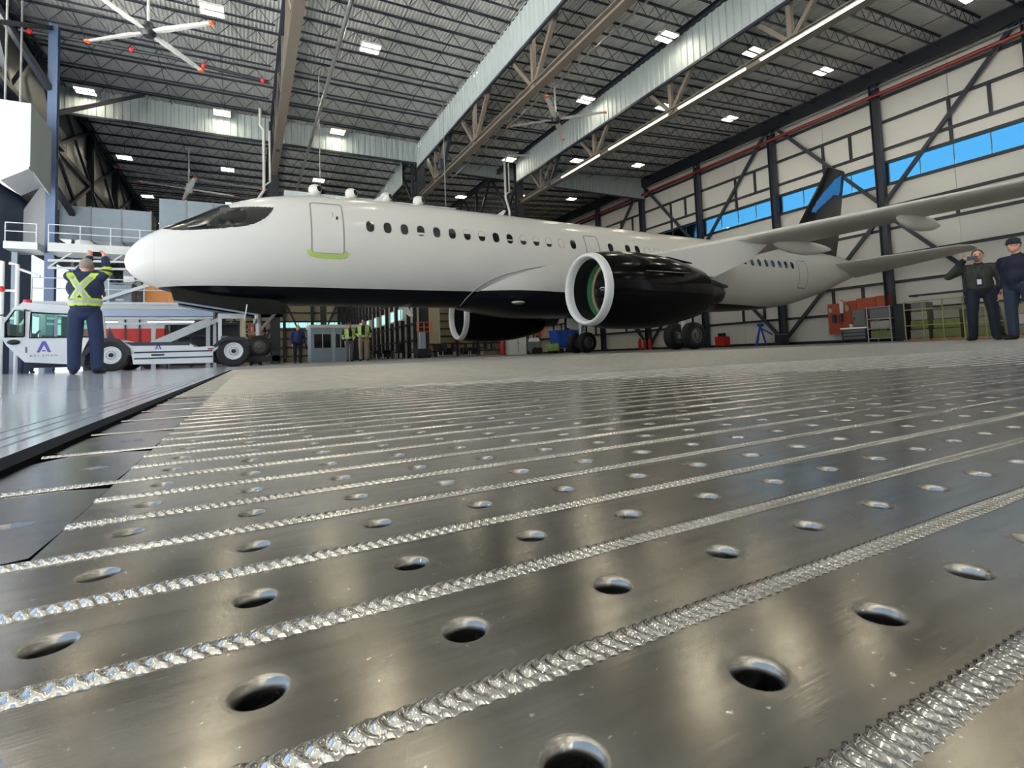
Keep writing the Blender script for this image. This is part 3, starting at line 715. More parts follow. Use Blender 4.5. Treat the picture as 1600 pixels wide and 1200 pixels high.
# fuselage shell, opened where the cockpit panes are
xs = sorted(set([round(v, 3) for v in list(np.linspace(-3.2, -2.0, 22))+list(np.linspace(-2.0, 0.9, 74))+list(np.linspace(0.9, 24, 34))+list(np.linspace(24, 35.25, 28))]))
NA = 96
mb = MB(); mb.v = [tuple(fus(x, 2*PI*k/NA)) for x in xs for k in range(NA)]
for i in range(len(xs)-1):
    for k in range(NA):
        q = (i*NA+k, i*NA+(k+1) % NA, (i+1)*NA+(k+1) % NA, (i+1)*NA+k)
        cxx = (xs[i]+xs[i+1])/2
        if cxx < 0.2:
            zc_ = sum(mb.v[v][2] for v in q)/4
            if glazed(cxx, zc_): continue
        mb.f.append(q); mb.mi.append(0)
mb.f.append(tuple(range(NA))); mb.mi.append(0)
mb.build('fuselage', 'livery', ac, smooth=True, angle=0)
def skin_patch(name, mat_, parent, x0, x1, keep, off, dx=0.04, da=1.5, a0=-60, a1=240):
    """grid on the fuselage skin, faces kept where keep(x, z, angle) says so"""
    mb = MB(); nx = int(round((x1-x0)/dx)); na = int(round((a1-a0)/da)); idx = {}
    def vid(i, k):
        if (i, k) not in idx: idx[(i, k)] = len(mb.v); mb.v.append(tuple(fus(x0+i*(x1-x0)/nx, math.radians(a0+k*(a1-a0)/na), off)))
        return idx[(i, k)]
    for i in range(nx):
        for k in range(na):
            x = x0+(i+.5)*(x1-x0)/nx; a = math.radians(a0+(k+.5)*(a1-a0)/na); z = fus(x, a).z
            if keep(x, z, a): mb.f.append((vid(i, k), vid(i, k+1), vid(i+1, k+1), vid(i+1, k))); mb.mi.append(0)
    return mb.build(name, mat_, parent, smooth=True, angle=0)
mk('mask_black', rgb(10, 11, 15), 0.14, coat=0.1, spec=0.25)
ms = skin_patch('windscreen_surround', 'mask_black', ac, -2.25, 0.84, lambda x, z, a: inpoly(x, z, MASK) and not glazed(x, z), 0.006, dx=0.03, da=1.0)
clear_glass('cockpit_glass', (0.55, 0.68, 0.66))
for s_, a0, a1 in ((-1, 90, 220), (1, -40, 90)):
    for p_ in PANES: skin_patch('cockpit_window', 'cockpit_glass', ac, -1.8, 0.1, lambda x, z, a, p_=p_: inpoly(x, z, p_), 0.001, dx=0.03, da=1.0, a0=a0, a1=a1)
# cockpit inside
mb = MB(); mb.box(-1.75, 0.9, YA-0.95, YA+0.95, 3.2, 3.9).box(0.75, 0.85, YA-1.2, YA+1.2, 3.9, 5.0).box(-1.6, -1.0, YA-0.8, YA+0.8, 3.9, 4.1)
mb.build('flight_deck', 'duct_grey', ac)
for s_ in (-1, 1): MB().box(0.2, 0.42, YA+s_*0.55-0.25, YA+s_*0.55+0.25, 3.9, 4.62).build('pilot_seat', 'cabinet', ac, bevel=0.05)
for s_ in (-1,):
    mb = MB()
    for k in range(2):
        q0 = side(-1.25+k*0.5, 4.16, 0.02, s_); q1 = side(-0.95+k*0.5, 4.3, 0.02, s_)
    mb.tube([side(-1.5, 4.12, 0.03, s_), side(-1.2, 4.15, 0.05, s_), side(-0.98, 4.24, 0.03, s_)], 0.016, 6)
    mb.build('wiper', 'alu', ac)
# lines and patches on the skin
def ribbon(name, mat_, pts, wd, off=0.008, parent=ac, s=-1, closed=False):
    mb = MB(); n = len(pts); L = []
    for i, (x, z) in enumerate(pts):
        a = pts[(i-1) % n] if (closed or i) else pts[i]; b = pts[(i+1) % n] if (closed or i < n-1) else pts[i]
        d = Vector((b[0]-a[0], b[1]-a[1])).normalized(); nn = Vector((-d.y, d.x))*wd/2
        for k in (-1, 1): L.append(side(x+nn.x*k, z+nn.y*k, off, s))
    mb.add(L, [(2*i, 2*((i+1) % n), 2*((i+1) % n)+1, 2*i+1) for i in range(n if closed else n-1)])
    return mb.build(name, mat_, parent, smooth=True, angle=0)
def rrect(x0, x1, z0, z1, r, n=5, per=6):
    P_ = []
    for cx, cz, a0 in ((x1-r, z1-r, 0), (x0+r, z1-r, 90), (x0+r, z0+r, 180), (x1-r, z0+r, 270)):
        for k in range(n): a = math.radians(a0+90*k/(n-1)); P_.append((cx+r*math.cos(a), cz+r*math.sin(a)))
    Q = []
    for (a, b), (c, d) in zip(P_, P_[1:]+P_[:1]):
        L = math.hypot(c-a, d-b); m_ = max(1, int(L/0.15))
        for k in range(m_): Q.append((a+(c-a)*k/m_, b+(d-b)*k/m_))
    return Q
def door(name, label, x0, x1, z0, z1, r=0.10):
    d = skin_patch(name, 'livery', ac, x0+0.02, x1-0.02, lambda x, z, a: z0+0.02 < z < z1-0.02, 0.010, dx=0.06, da=2, a0=90, a1=270)
    if label: d['label'] = label
    ribbon('door_seal', 'panel_line', rrect(x0, x1, z0, z1, r), 0.045, 0.012, d, closed=True); return d
d1 = door('cabin_door', 'front cabin door with green tape under its sill', 1.82, 2.78, 3.44, 5.17)
ribbon('sill_tape', 'tape_green', [(1.72, 3.52), (1.80, 3.41), (1.95, 3.37), (2.3, 3.36), (2.65, 3.36), (2.82, 3.40), (2.90, 3.51)], 0.14, 0.014, d1)
mb = MB(); q = side(2.60, 4.62, 0.012); mb.sphere(q, (0.035, 0.03, 0.075), 10, 8); mb.build('door_handle', 'black', d1, smooth=True)
ribbon('handle_slot', 'panel_line', [(2.48, 4.66), (2.48, 4.84)], 0.02, 0.014, d1)
d2 = door('rear_door', 'rear cabin door with dark outline', 26.12, 26.92, 3.05, 4.50)
d3 = door('overwing_exit', 'overwing emergency exit hatch', 12.28, 12.95, 3.86, 4.82)
# cabin windows
def window(x, z, shade=0, parent=ac):
    P_ = []
    n = 20
    mb = MB(); mb.v.append(tuple(side(x, z, 0.009)))
    for k in range(n):
        a = 2*PI*k/n; c, s_ = math.cos(a), math.sin(a)
        mb.v.append(tuple(side(x+0.130*math.copysign(abs(c)**.8, c), z+0.190*math.copysign(abs(s_)**.8, s_), 0.009)))
    mb.f = [(0, 1+k, 1+(k+1) % n) for k in range(n)]; mb.mi = [0]*n
    o = mb.build('cabin_window', 'cabin_glass', parent, smooth=True, angle=0)
    ribbon('window_rim', 'window_rim', [(x+0.146*math.copysign(abs(math.cos(2*PI*k/n))**.8, math.cos(2*PI*k/n)), z+0.206*math.copysign(abs(math.sin(2*PI*k/n))**.8, math.sin(2*PI*k/n))) for k in range(n)], 0.03, 0.012, o, closed=True)
    if shade:
        a, b = shade; m2 = MB(); rows_ = []
        for zz_ in np.linspace(z-0.182+0.364*a, z-0.182+0.364*b, 5):
            h = 0.124*max(0.05, 1-abs((zz_-z)/0.193)**2.5)**.4; rows_.append((zz_, h))
        for zz_, h in rows_: m2.v += [tuple(side(x-h, zz_, 0.0115)), tuple(side(x+h, zz_, 0.0115))]
        m2.f = [(2*i, 2*i+1, 2*i+3, 2*i+2) for i in range(4)]; m2.mi = [0]*4
        m2.build('window_shade', 'shade', o, smooth=True, angle=0)
    return o
sh = {3: (0.12, 0.3), 6: (0.62, 1), 7: (0.5, 1), 9: (0.3, 0.42), 10: (0.4, 1), 11: (0.45, 1), 12: (0.3, 1), 13: (0, 1)}
for k in range(15): window(3.63+k*0.5736, 4.43-0.0045*k, sh.get(k, 0))
window(12.62, 4.36, (0.55, 1)); window(13.55, 4.36); window(14.47, 4.36); window(15.0, 4.36)
for x, s_ in ((15.55, (0, 1)), (16.1, (0, 1)), (16.62, (.4, 1)), (17.15, 0), (17.7, 0), (18.3, 0), (18.85, 0), (19.4, 0), (20.0, 0), (20.6, 0), (21.2, 0), (21.8, 0)): window(x, 4.33-0.012*(x-15), s_)
for k in range(7): window(22.35+k*0.54, 4.2)
# radome joint and other seams
def ring(x, wd=0.012): 
    mb = MB(); n = 64
    for k in range(n):
        for d_ in (-wd/2, wd/2): mb.v.append(tuple(fus(x+d_, 2*PI*k/n, 0.003)))
    mb.f = [(2*k, 2*k+1, 2*((k+1) % n)+1, 2*((k+1) % n)) for k in range(n)]; mb.mi = [0]*n
    return mb.build('radome_joint', 'window_rim', ac, smooth=True, angle=0)
ring(-2.35)
for x, z, a in ((9.2, 5.70, 0), (4.2, 5.75, 0)):
    MB().prism([(x-0.2, z), (x+0.16, z), (x+0.34, z+0.3), (x+0.22, z+0.3)], YA-0.02, YA+0.02).build('blade_antenna', 'white_paint', ac)
MB().prism([(4.95, 1.97), (5.3, 1.97), (5.5, 1.62), (5.36, 1.60)], YA-0.02, YA+0.02).build('blade_antenna', 'white_paint', ac)
# belly fairing
mb = MB(); NSEC = 28; fx = list(np.linspace(7.2, 20.6, 36)); 
for x in fx:
    u = (x-7.2)/13.4; f = min(1, math.sin(PI*min(u*2.2, 0.5)))*1.0; g = min(1.0, (1-u)/0.22); e_ = (f*g)**.6 if f*g > 0 else 0
    zt = 1.95+1.52*min(1, (u/0.25))**.55 if u < .25 else 3.47
    if u > 0.8: zt = 3.47-0.5*(u-0.8)/0.2
    hw = 1.55+0.62*e_; zb_ = 1.93-0.38*e_
    tF, bF, wF = sec(x); zF = (tF+bF)/2; rF = (tF-bF)/2; aq = math.asin(max(-1, min(1, (zt-zF)/rF)))
    for k in range(NSEC+1):
        a = PI+PI*k/NSEC; u_ = k/NSEC
        ps = Vector((x, YA+math.copysign(abs(math.cos(a))**.62, math.cos(a))*hw, zt-(zt-zb_)*abs(math.sin(a))**.8))
        pf_ = fus(x, (PI-aq)+(PI+2*aq)*u_, 0.012)
        mb.v.append(tuple(pf_.lerp(ps, e_)))
n = NSEC+1
for i in range(len(fx)-1):
    for k in range(NSEC): mb.f.append((i*n+k, i*n+k+1, (i+1)*n+k+1, (i+1)*n+k)); mb.mi.append(0)
mb.f += [tuple(range(n)), tuple(range((len(fx)-1)*n, len(fx)*n))]; mb.mi += [0, 0]
bf = mb.build('belly_fairing', 'livery', ac, smooth=True, angle=50)
mb = MB()
mb.tube([side(7.22+0.02*0, 1.98, 0.02)]+[side(x, z, 0.03) for x, z in ((7.25, 2.2), (7.5, 2.52), (8.0, 2.83), (8.62, 3.06), (9.4, 3.26), (10.3, 3.42), (11.2, 3.47))], 0.018, 6)
mb.build('fairing_edge', 'panel_line', ac, smooth=True)
mb = MB(); mb.sphere((9.0, YA-1.80, 1.98), (0.30, 0.12, 0.09), 14, 8); mb.build('landing_light', 'alu', ac, smooth=True)
# wings
def loft(name, secs, mat_, parent=ac, th=0.11):
    # secs: (LE, TE, thickness ratio)
    af = [(0, 0), (.012, .28), (.05, .55), (.15, .88), (.3, 1), (.5, .86), (.75, .45), (1, .02), (.75, -.22), (.5, -.5), (.3, -.62), (.15, -.58), (.05, -.38), (.012, -.2)]
    mb = MB(); n = len(af)
    for le, te, t in secs:
        le, te = Vector(le), Vector(te); c = te-le; L = c.length
        for u, v in af: mb.v.append(tuple(le+c*u+Vector((0, 0, v*t*L*0.6))))
    for i in range(len(secs)-1):
        for k in range(n): mb.f.append((i*n+k, i*n+(k+1) % n, (i+1)*n+(k+1) % n, (i+1)*n+k)); mb.mi.append(0)
    mb.f += [tuple(range(n-1, -1, -1)), tuple(range((len(secs)-1)*n, len(secs)*n))]; mb.mi += [0, 0]
    return mb.build(name, mat_, parent, smooth=True, angle=55)
LEX = lambda s: 14.25+.53*s
LEZ = lambda s: 3.8+.07*s
def mir(p_): return (p_[0], 2*YA-p_[1], p_[2])
W = [((13.6, 17.4, 3.75), (20.9, 17.4, 3.72), .10), ((14.25, 16.7, 3.8), (20.5, 16.3, 3.86), .10), ((LEX(2.2), 14.5, LEZ(2.2)), (19.75, 14.6, 4.0), .10), ((LEX(4.2), 12.5, LEZ(4.2)), (20.1, 12.6, 4.14), .10), ((LEX(7), 9.7, LEZ(7)), (20.85, 9.8, 4.30), .10),
     ((LEX(10.2), 6.5, LEZ(10.2)), (21.75, 6.5, 4.42), .10), ((LEX(14), 2.7, LEZ(14)), (22.9, 2.7, 4.76), .10), ((LEX(15.6), 1.1, LEZ(15.6)+.1), (23.6, 1.1, 4.95), .09)]
loft('wing', W, 'wing_grey'); loft('wing', [(mir(a), mir(b), t) for a, b, t in W], 'wing_grey')
for s_ in (1, -1):
    f_ = (lambda p_: p_) if s_ > 0 else mir
    loft('winglet', [(f_((22.5, 1.1, 4.99)), f_((23.6, 1.1, 4.95)), .09), (f_((22.95, 0.7, 5.3)), f_((23.75, 0.7, 5.3)), .09), (f_((23.7, 0.35, 6.4)), f_((24.15, 0.35, 6.4)), .08)], 'white_paint')
    # slat edge, flap gap
    for a, b in zip(W[2:-1], W[3:]):
        p0 = Vector(a[0])*0.30+Vector(a[1])*0.70; p1 = Vector(b[0])*0.30+Vector(b[1])*0.70
    # canoe fairings under the flaps
    for cx, cy, cz, L, r in ((19.75, 12.5, 3.86, 3.7, 0.25), (20.85, 9.0, 4.10, 3.0, 0.25), (21.9, 5.4, 4.3, 1.9, 0.17)):
        y = cy if s_ > 0 else 2*YA-cy
        mb = MB(); n = 12; prof_ = [(-.5, .02), (-.46, .35), (-.36, .7), (-.2, .95), (0, 1), (.2, .86), (.36, .55), (.46, .25), (.5, .05)]
        for u, k_ in prof_:
            for q in range(n): a = 2*PI*q/n; mb.v.append((cx+u*L, y+r*k_*math.cos(a)*.8, cz+r*k_*math.sin(a)*1.15+0.12*abs(u)))
        for i in range(len(prof_)-1):
            for q in range(n): mb.f.append((i*n+q, i*n+(q+1) % n, (i+1)*n+(q+1) % n, (i+1)*n+q)); mb.mi.append(0)
        mb.f += [tuple(range(n)), tuple(range((len(prof_)-1)*n, len(prof_)*n))]; mb.mi += [0, 0]
        mb.build('flap_fairing', 'satin_grey', ac, smooth=True, angle=60)
# wing root fairing panel
for s_ in (-1, 1):
    mb = MB(); Y0 = YA+s_*2.20; Y1 = YA+s_*1.2
    P_ = [(13.2, 2.5), (13.2, 3.6), (14.5, 3.95), (16.5, 4.22), (17.6, 4.28), (18.8, 4.10), (20.45, 3.86), (19.7, 3.0), (19.0, 2.25), (16.5, 2.2)]
    mb.prism(P_, Y1, Y0); mb.build('wing_root_fairing', 'white_paint', ac, bevel=0.05)
# tailplane and fin
HS = [((30.1, 17.9, 4.62), (33.3, 17.9, 3.98), .10), ((30.5, 17.2, 4.64), (33.35, 17.2, 4.05), .10), ((33.0, 12.6, 4.90), (34.35, 12.5, 4.68), .09), ((33.5, 12.3, 4.90), (34.25, 12.25, 4.76), .08)]
loft('tailplane', HS, 'wing_grey'); loft('tailplane', [(mir(a), mir(b), t) for a, b, t in HS], 'wing_grey')
def finpart(name, rows_, mat_):
    mb = MB(); af = [(0, 0), (.05, .5), (.2, .95), (.35, 1), (.6, .7), (1, .02), (.6, -.7), (.35, -1), (.2, -.95), (.05, -.5)]; n = len(af)
    for xl, xt, z, t in rows_:
        for u, v in af: mb.v.append((xl+(xt-xl)*u, YA+v*t, z))
    for i in range(len(rows_)-1):
        for k in range(n): mb.f.append((i*n+k, i*n+(k+1) % n, (i+1)*n+(k+1) % n, (i+1)*n+k)); mb.mi.append(0)
    mb.f += [tuple(range(n-1, -1, -1)), tuple(range((len(rows_)-1)*n, len(rows_)*n))]; mb.mi += [0, 0]
    return mb.build(name, mat_, ac, smooth=True, angle=50)
FL = lambda z: 29.01+(z-7.19)*0.839
FT = lambda z: 33.3+(z-8.18)*0.268
finpart('fin', [(27.0, 32.4, 5.2, .26), (FL(6.6), FT(6.6), 6.6, .24), (FL(8.2), FT(8.2), 8.2, .2), (FL(10.6), FT(10.6), 10.6, .13), (FL(10.85)+.12, FT(10.95), 10.95, .08)], 'fin_dark')
BLUE = [(29.99, 7.89), (30.67, 8.65), (31.35, 9.23), (32.02, 9.71), (32.72, 10.24), (33.55, 10.62), (33.30, 9.6), (33.12, 9.25), (32.37, 9.18), (32.07, 8.97), (31.04, 8.36), (30.25, 7.83)]  # outline of the lens shaped blue area on both fin sides
for sg in (-1, 1):
    mb = MB(); nu, nz = 44, 34; zs = np.linspace(7.7, 10.7, nz+1); us_ = np.linspace(0.02, 0.995, nu+1)
    def fpt(u, z):
        t_ = np.interp(z, [6.6, 8.2, 10.6, 10.95], [.24, .2, .13, .08])
        return (FL(z)+(FT(z)-FL(z))*u, YA+sg*(t_*np.interp(u, [0, .05, .2, .35, .6, 1], [0, .5, .95, 1, .7, .02])+.007), z)
    idx = {}
    def gv(i_, k_):
        if (i_, k_) not in idx: idx[(i_, k_)] = len(mb.v); mb.v.append(fpt(us_[i_], zs[k_]))
        return idx[(i_, k_)]
    for i_ in range(nu):
        for k_ in range(nz):
            c_ = fpt((us_[i_]+us_[i_+1])/2, (zs[k_]+zs[k_+1])/2)
            if inpoly(c_[0], c_[2], BLUE): mb.f.append((gv(i_, k_), gv(i_+1, k_), gv(i_+1, k_+1), gv(i_, k_+1))); mb.mi.append(0)
    mb.build('fin_blue_area', 'fin_blue', ac, smooth=True, angle=0)
# engines
def engine(y, s_):
    z = 2.0; X0 = 9.35
    e_ = MB().lathe([(X0+.25, 1.154), (X0+.6, 1.205), (X0+1.1, 1.25), (X0+2.0, 1.265), (X0+2.8, 1.22), (X0+3.5, 1.12), (X0+4.2, .97), (X0+4.75, .83), (X0+4.72, .78), (X0+4.0, .86)], (0, y, z), 'x', 56).build('nacelle', 'gloss_black', ac, smooth=True, angle=60)
    e_['label'] = 'gloss black engine nacelle'
    lip = []
    for k in range(13):
        a = PI*k/12; lip.append((X0+0.22-0.22*math.sin(a), 1.06+0.088*math.cos(a)))
    lip.insert(0, (X0+.25, 1.154)); lip.append((X0+.27, .966))
    MB().lathe(lip, (0, y, z), 'x', 56).build('inlet_lip', 'white_paint', e_, smooth=True, angle=0)
    MB().lathe([(X0+.27, .966), (X0+.78, .94)], (0, y, z), 'x', 48).build('inlet_barrel', 'black', e_, smooth=True, recalc=False)
    MB().lathe([(X0+.78, .93), (X0+.98, .935)], (0, y, z), 'x', 48).build('fan_case_liner', 'liner_green', e_, smooth=True, recalc=False)
    MB().lathe([(X0+.98, .935), (X0+1.0, .84), (X0+1.16, .93), (X0+1.62, .93)], (0, y, z), 'x', 48).build('abradable_ring', 'liner_tan', e_, smooth=True, recalc=False)
    mb = MB()
    for k in range(18):
        a = 2*PI*k/18; vs = []
        for r, tw, c in ((.26, .15, .16), (.6, .55, .2), (.91, .95, .24)):
            for d_ in (-1, 1):
                da = d_*c*math.sin(tw)/r/2*1.7; vs.append((X0+1.16+d_*c*math.cos(tw)*.5, y+r*math.cos(a+da), z+r*math.sin(a+da)))
        mb.add(vs, [(0, 1, 3, 2), (2, 3, 5, 4)])
    mb.build('fan_blades', 'fan_metal', e_, recalc=False, smooth=True)
    MB().lathe([(X0+.62, .0), (X0+.68, .08), (X0+.85, .19), (X0+1.1, .28), (X0+1.4, .30)], (0, y, z), 'x', 24).build('spinner', 'fan_metal', e_, smooth=True)
    mb = MB(); P_ = []
    for k in range(14): t_ = k/13; a = t_*4.2+1; r = .04+.2*t_; P_.append((X0+.64+.30*t_**1.3-0.012, y+r*math.cos(a), z+r*math.sin(a)))
    mb.tube(P_, .014, 6); mb.build('spinner_swirl', 'white_paint', e_, smooth=True)
    MB().lathe([(X0+1.4, .0), (X0+1.4, .93)], (0, y, z), 'x', 32).build('fan_backplate', 'black', e_, recalc=False)
    MB().lathe([(X0+4.0, .80), (X0+4.75, .62), (X0+5.4, .45), (X0+5.9, .36), (X0+5.88, .3), (X0+4.6, .3)], (0, y, z), 'x', 32).build('core_cowl', 'exhaust', e_, smooth=True)
    MB().lathe([(X0+5.3, .24), (X0+6.0, .16), (X0+6.35, .02)], (0, y, z), 'x', 20).build('exhaust_plug', 'exhaust', e_, smooth=True)
    P2 = [(X0+1.9, 3.1), (X0+3.2, 3.32), (X0+4.4, 3.55), (16.0, 4.0), (18.0, 3.95), (17.0, 3.3), (X0+5.6, 2.55), (X0+3.8, 2.7)]
    MB().prism(P2, y-.2, y+.2).build('pylon', 'white_paint', e_, bevel=0.04)
    MB().prism([(X0+4.2, 2.85), (X0+5.0, 2.62), (X0+6.35, 2.28), (X0+6.3, 2.2), (X0+5.2, 2.12), (X0+4.2, 2.2)], y-.16, y+.16).build('aft_pylon_fairing', 'steel_dark', e_, bevel=0.02)
    MB().box(X0+1.5, X0+3.3, y-s_*1.2-.02, y-s_*1.2+.02, z+.45, z+.47).build('cowl_latch_line', 'steel_grey', e_)
    MB().prism([(X0+3.2, z+1.15), (X0+4.35, z+1.0), (X0+4.35, z+.96), (X0+3.2, z+1.0)], y-.35, y-.30).build('nacelle_strake', 'gloss_black', e_)
engine(13.0, 1); engine(24.0, -1)
# landing gear
def wheel(parent, x, y, z, r, wd, name='wheel'):
    w_ = MB().lathe([(-wd/2, r*.55), (-wd/2, r*.86), (-wd*.38, r*.97), (-wd*.15, r), (wd*.15, r), (wd*.38, r*.97), (wd/2, r*.86), (wd/2, r*.55)], (x, y, z), 'y', 32).build(name, 'tyre', parent, smooth=True, angle=50)
    h = MB(); h.lathe([(-wd*.46, .0), (-wd*.46, r*.16), (-wd*.34, r*.2), (-wd*.28, r*.42), (-wd*.44, r*.47), (-wd*.44, r*.56)], (x, y, z), 'y', 28)
    h.lathe([(wd*.46, .0), (wd*.46, r*.16), (wd*.34, r*.2), (wd*.28, r*.42), (wd*.44, r*.47), (wd*.44, r*.56)], (x, y, z), 'y', 28)
    h.build('hub', 'hub', w_, smooth=True, angle=40); return w_
for yc, s_ in ((14.92, -1), (22.0, 1)):
    g = MB().tube([(15.5, yc, .5), (15.5, yc, 1.2), (15.45, yc-s_*.15, 3.6)], [.11, .12, .16], 12)
    g.tube([(15.5, yc-.5, .52), (15.5, yc+.5, .52)], .09, 10); g.tube([(15.5, yc, 1.0), (16.3, yc-s_*.4, 3.3)], .06, 8)
    g.tube([(15.5, yc, 1.25), (15.2, yc-s_*1.5, 2.6)], .055, 8)
    g = g.build('main_gear', 'strut', ac, smooth=True)
    for o_ in (-.47, .47): wheel(g, 15.5, yc+o_, .53, .53, .40)
    MB().prism([(14.9, 1.35), (15.0, 3.5), (16.1, 3.5), (16.0, 1.5), (15.5, 1.2)], yc+s_*.36, yc+s_*.40).build('gear_door', 'white_paint', g)
g = MB().tube([(.35, YA, .6), (.35, YA, 1.2), (.30, YA, 2.2)], [.08, .09, .11], 10)
g.tube([(.35, YA-.3, .6), (.35, YA+.3, .6)], .06, 8).tube([(.35, YA, 1.1), (1.1, YA, 2.0)], .05, 8).tube([(.35, YA, .95), (.0, YA, 1.15), (.3, YA, 1.4)], .035, 6)
g = g.build('nose_gear', 'strut', ac, smooth=True)
for o_ in (-.24, .24): wheel(g, .35, YA+o_, .6, .36, .24)
MB().box(.2, .26, YA-.3, YA+.3, 1.35, 1.5).build('taxi_light', 'white_paint', g)
for s_ in (-1, 1):
    d_ = MB().prism([(-2.0, 2.42), (.35, 2.18), (1.15, 1.98), (1.1, 1.62), (.3, 1.60), (-1.9, 2.0)], YA+s_*.62-.02, YA+s_*.62+.02).build('nose_gear_door', 'gloss_black', g)
    MB().bar((-1.9, YA+s_*.62, 1.98), (.35, YA+s_*.62, 1.585), .06, .05).build('door_edge_strip', 'duct_grey', d_)
MB().tube([(-.05, YA-.75, 1.4), (.02, YA-.78, 1.9)], .02, 6).build('steering_pin_flag', 'white_paint', g)
# ------------------------------------------------------------------ towbarless tug
mk('tug_white', rgb(238, 239, 242), 0.3, coat=0.3)
clear_glass('tug_glass', (0.72, 0.90, 0.84))
mk('logo_violet', rgb(96, 84, 170), 0.5)
mk('navy', rgb(34, 44, 66), 0.45)
tg = thing('aircraft_tug', 'white low aircraft tug with glazed cab, holding the nose wheel', 'vehicle', (-2.8, 18.4, 0))
Y0, Y1 = 17.2, 19.7
cab = [(-5.43, 1.06), (-5.43, 1.38), (-5.24, 1.74), (-5.05, 1.84), (-4.17, 1.76), (-3.52, 1.68), (-3.44, 1.42), (-3.30, .9), (-3.62, .86), (-3.76, .5), (-3.78, .17), (-4.09, .22), (-4.99, .31), (-5.34, .74)]
YC = 18.35
low = [(-5.43, .98), (-5.43, 1.06), (-5.34, .74), (-4.99, .31), (-4.09, .22), (-3.88, .17), (-3.86, .5), (-3.72, .86), (-3.60, .93)]
low = [(-5.44, .94), (-5.34, .74), (-4.99, .31), (-4.09, .22), (-3.88, .17), (-3.86, .5), (-3.72, .86), (-3.60, .93)]
c_ = MB().prism(low, Y0, YC).prism([(-5.22, 1.66), (-5.05, 1.84), (-4.17, 1.76), (-3.66, 1.68), (-3.62, 1.50), (-4.9, 1.60)], Y0, YC).prism([(-5.02, .93), (-4.88, .93), (-4.88, 1.62), (-5.02, 1.66)], Y0, Y0+.08).prism([(-5.02, .93), (-4.88, .93), (-4.88, 1.62), (-5.02, 1.66)], YC-.08, YC).prism([(-3.68, .93), (-3.56, .93), (-3.60, 1.52), (-3.72, 1.54)], Y0, Y0+.08).prism([(-3.68, .93), (-3.56, .93), (-3.60, 1.52), (-3.72, 1.54)], YC-.08, YC).build('cab', 'tug_white', tg)
for y_ in (Y0+.03, YC-.03): MB().bar((-5.42, y_, .95), (-5.42, y_, 1.32), .05).bar((-5.42, y_, 1.32), (-5.2, y_, 1.68), .05).build('windscreen_pillar', 'tug_white', c_)
MB().box(-4.75, -4.3, 17.5, 18.0, .9, 1.0).box(-4.36, -4.24, 17.5, 18.0, .95, 1.5).build('driver_seat', 'navy', c_)
MB().bar((-5.0, 17.75, .95), (-4.85, 17.75, 1.15), .04).box(-5.2, -5.02, 17.4, 18.2, .93, 1.08).build('dashboard', 'steel_black', c_)
body = [(-3.70, .72), (-3.60, .90), (-3.05, .86), (-2.94, .76), (-1.46, .74), (-1.33, .60), (-.86, .62), (-.72, .72), (-.66, .60), (-.86, .45), (-.86, .13), (-2.76, .16), (-2.8, .42), (-2.95, .70), (-3.2, .80)]
b_ = MB().prism(body, Y0+.04, Y1-.04).build('body', 'tug_white', tg, bevel=0.02)
MB().prism([(-2.95, .77), (-1.44, .75), (-1.44, .66), (-2.78, .67)], Y0+.028, Y1-.028).build('deck_band', 'navy', b_)
for z0, z1, x1 in ((.465, .505, -.88), (.295, .335, -.88)): MB().box(-2.74, x1, Y0+.030, Y0+.05, z0, z1).build('side_stripe', 'navy', b_)
MB().box(-2.35, -2.05, Y0+.028, Y0+.05, .38, .43).build('side_plate', 'navy', b_)
MB().box(-1.0, -.86, Y0+.022, Y0+.05, .52, .56).build('side_lamp', 'red', b_)
# mudguard around the front wheel, chassis
MB().prism([(-.88, .62), (-.62, .86), (-.05, .86), (.12, .62), (.02, .60), (-.12, .78), (-.56, .78), (-.80, .58)], Y0+.0, Y0+.5).build('mudguard', 'steel_black', tg)
MB().prism([(-3.86, .46), (-3.68, .78), (-3.40, .90), (-3.05, .86), (-2.82, .60), (-2.80, .42), (-2.9, .42), (-3.1, .78), (-3.4, .80), (-3.62, .68), (-3.74, .46)], Y0-.02, Y0+.5).build('mudguard', 'steel_black', tg)
MB().box(-5.1, -.2, Y0+.4, Y1-.4, .16, .5).build('chassis', 'steel_black', tg)
def win(pts, name, mat_, par, y=Y0, d=-.005):
    return MB().prism(pts, y-d, y+.012).build(name, mat_, par)
w1 = win([(-5.34, .98), (-5.36, 1.30), (-5.2, 1.62), (-5.0, 1.65), (-5.0, .96)], 'cab_window', 'tug_glass', c_)
w3 = win([(-4.88, 1.60), (-3.70, 1.51), (-3.66, .93), (-4.88, .93)], 'cab_window', 'tug_glass', c_, YC-.03)
MB().prism([(17.25, .95), (18.3, .95), (18.3, 1.32), (17.25, 1.32)], -5.43, -5.415, 'x').build('windscreen', 'tug_glass', c_)
w2 = win([(-4.88, 1.60), (-3.70, 1.51), (-3.66, .93), (-4.88, .93)], 'cab_window', 'tug_glass', c_)
MB().tube([(-5.34, Y0-.02, .98), (-5.36, Y0-.02, 1.3), (-5.2, Y0-.02, 1.62), (-5.0, Y0-.02, 1.65), (-5.0, Y0-.02, .96), (-5.34, Y0-.02, .98)], .014, 5).build('window_seal', 'rubber', w1)
MB().tube([(-4.88, Y0-.02, 1.57), (-3.70, Y0-.02, 1.51), (-3.66, Y0-.02, .93), (-4.90, Y0-.02, .93), (-4.88, Y0-.02, 1.57)], .016, 5).build('window_seal', 'rubber', w2)
MB().box(-4.42, -4.36, Y0-.02, Y0, .95, 1.5).build('window_post', 'duct_grey', w2)
MB().prism([(-3.34, .88), (-3.3, 1.2), (-3.16, .86)], Y0+.1, Y0+.14).build('rear_quarter_glass', 'navy', c_)
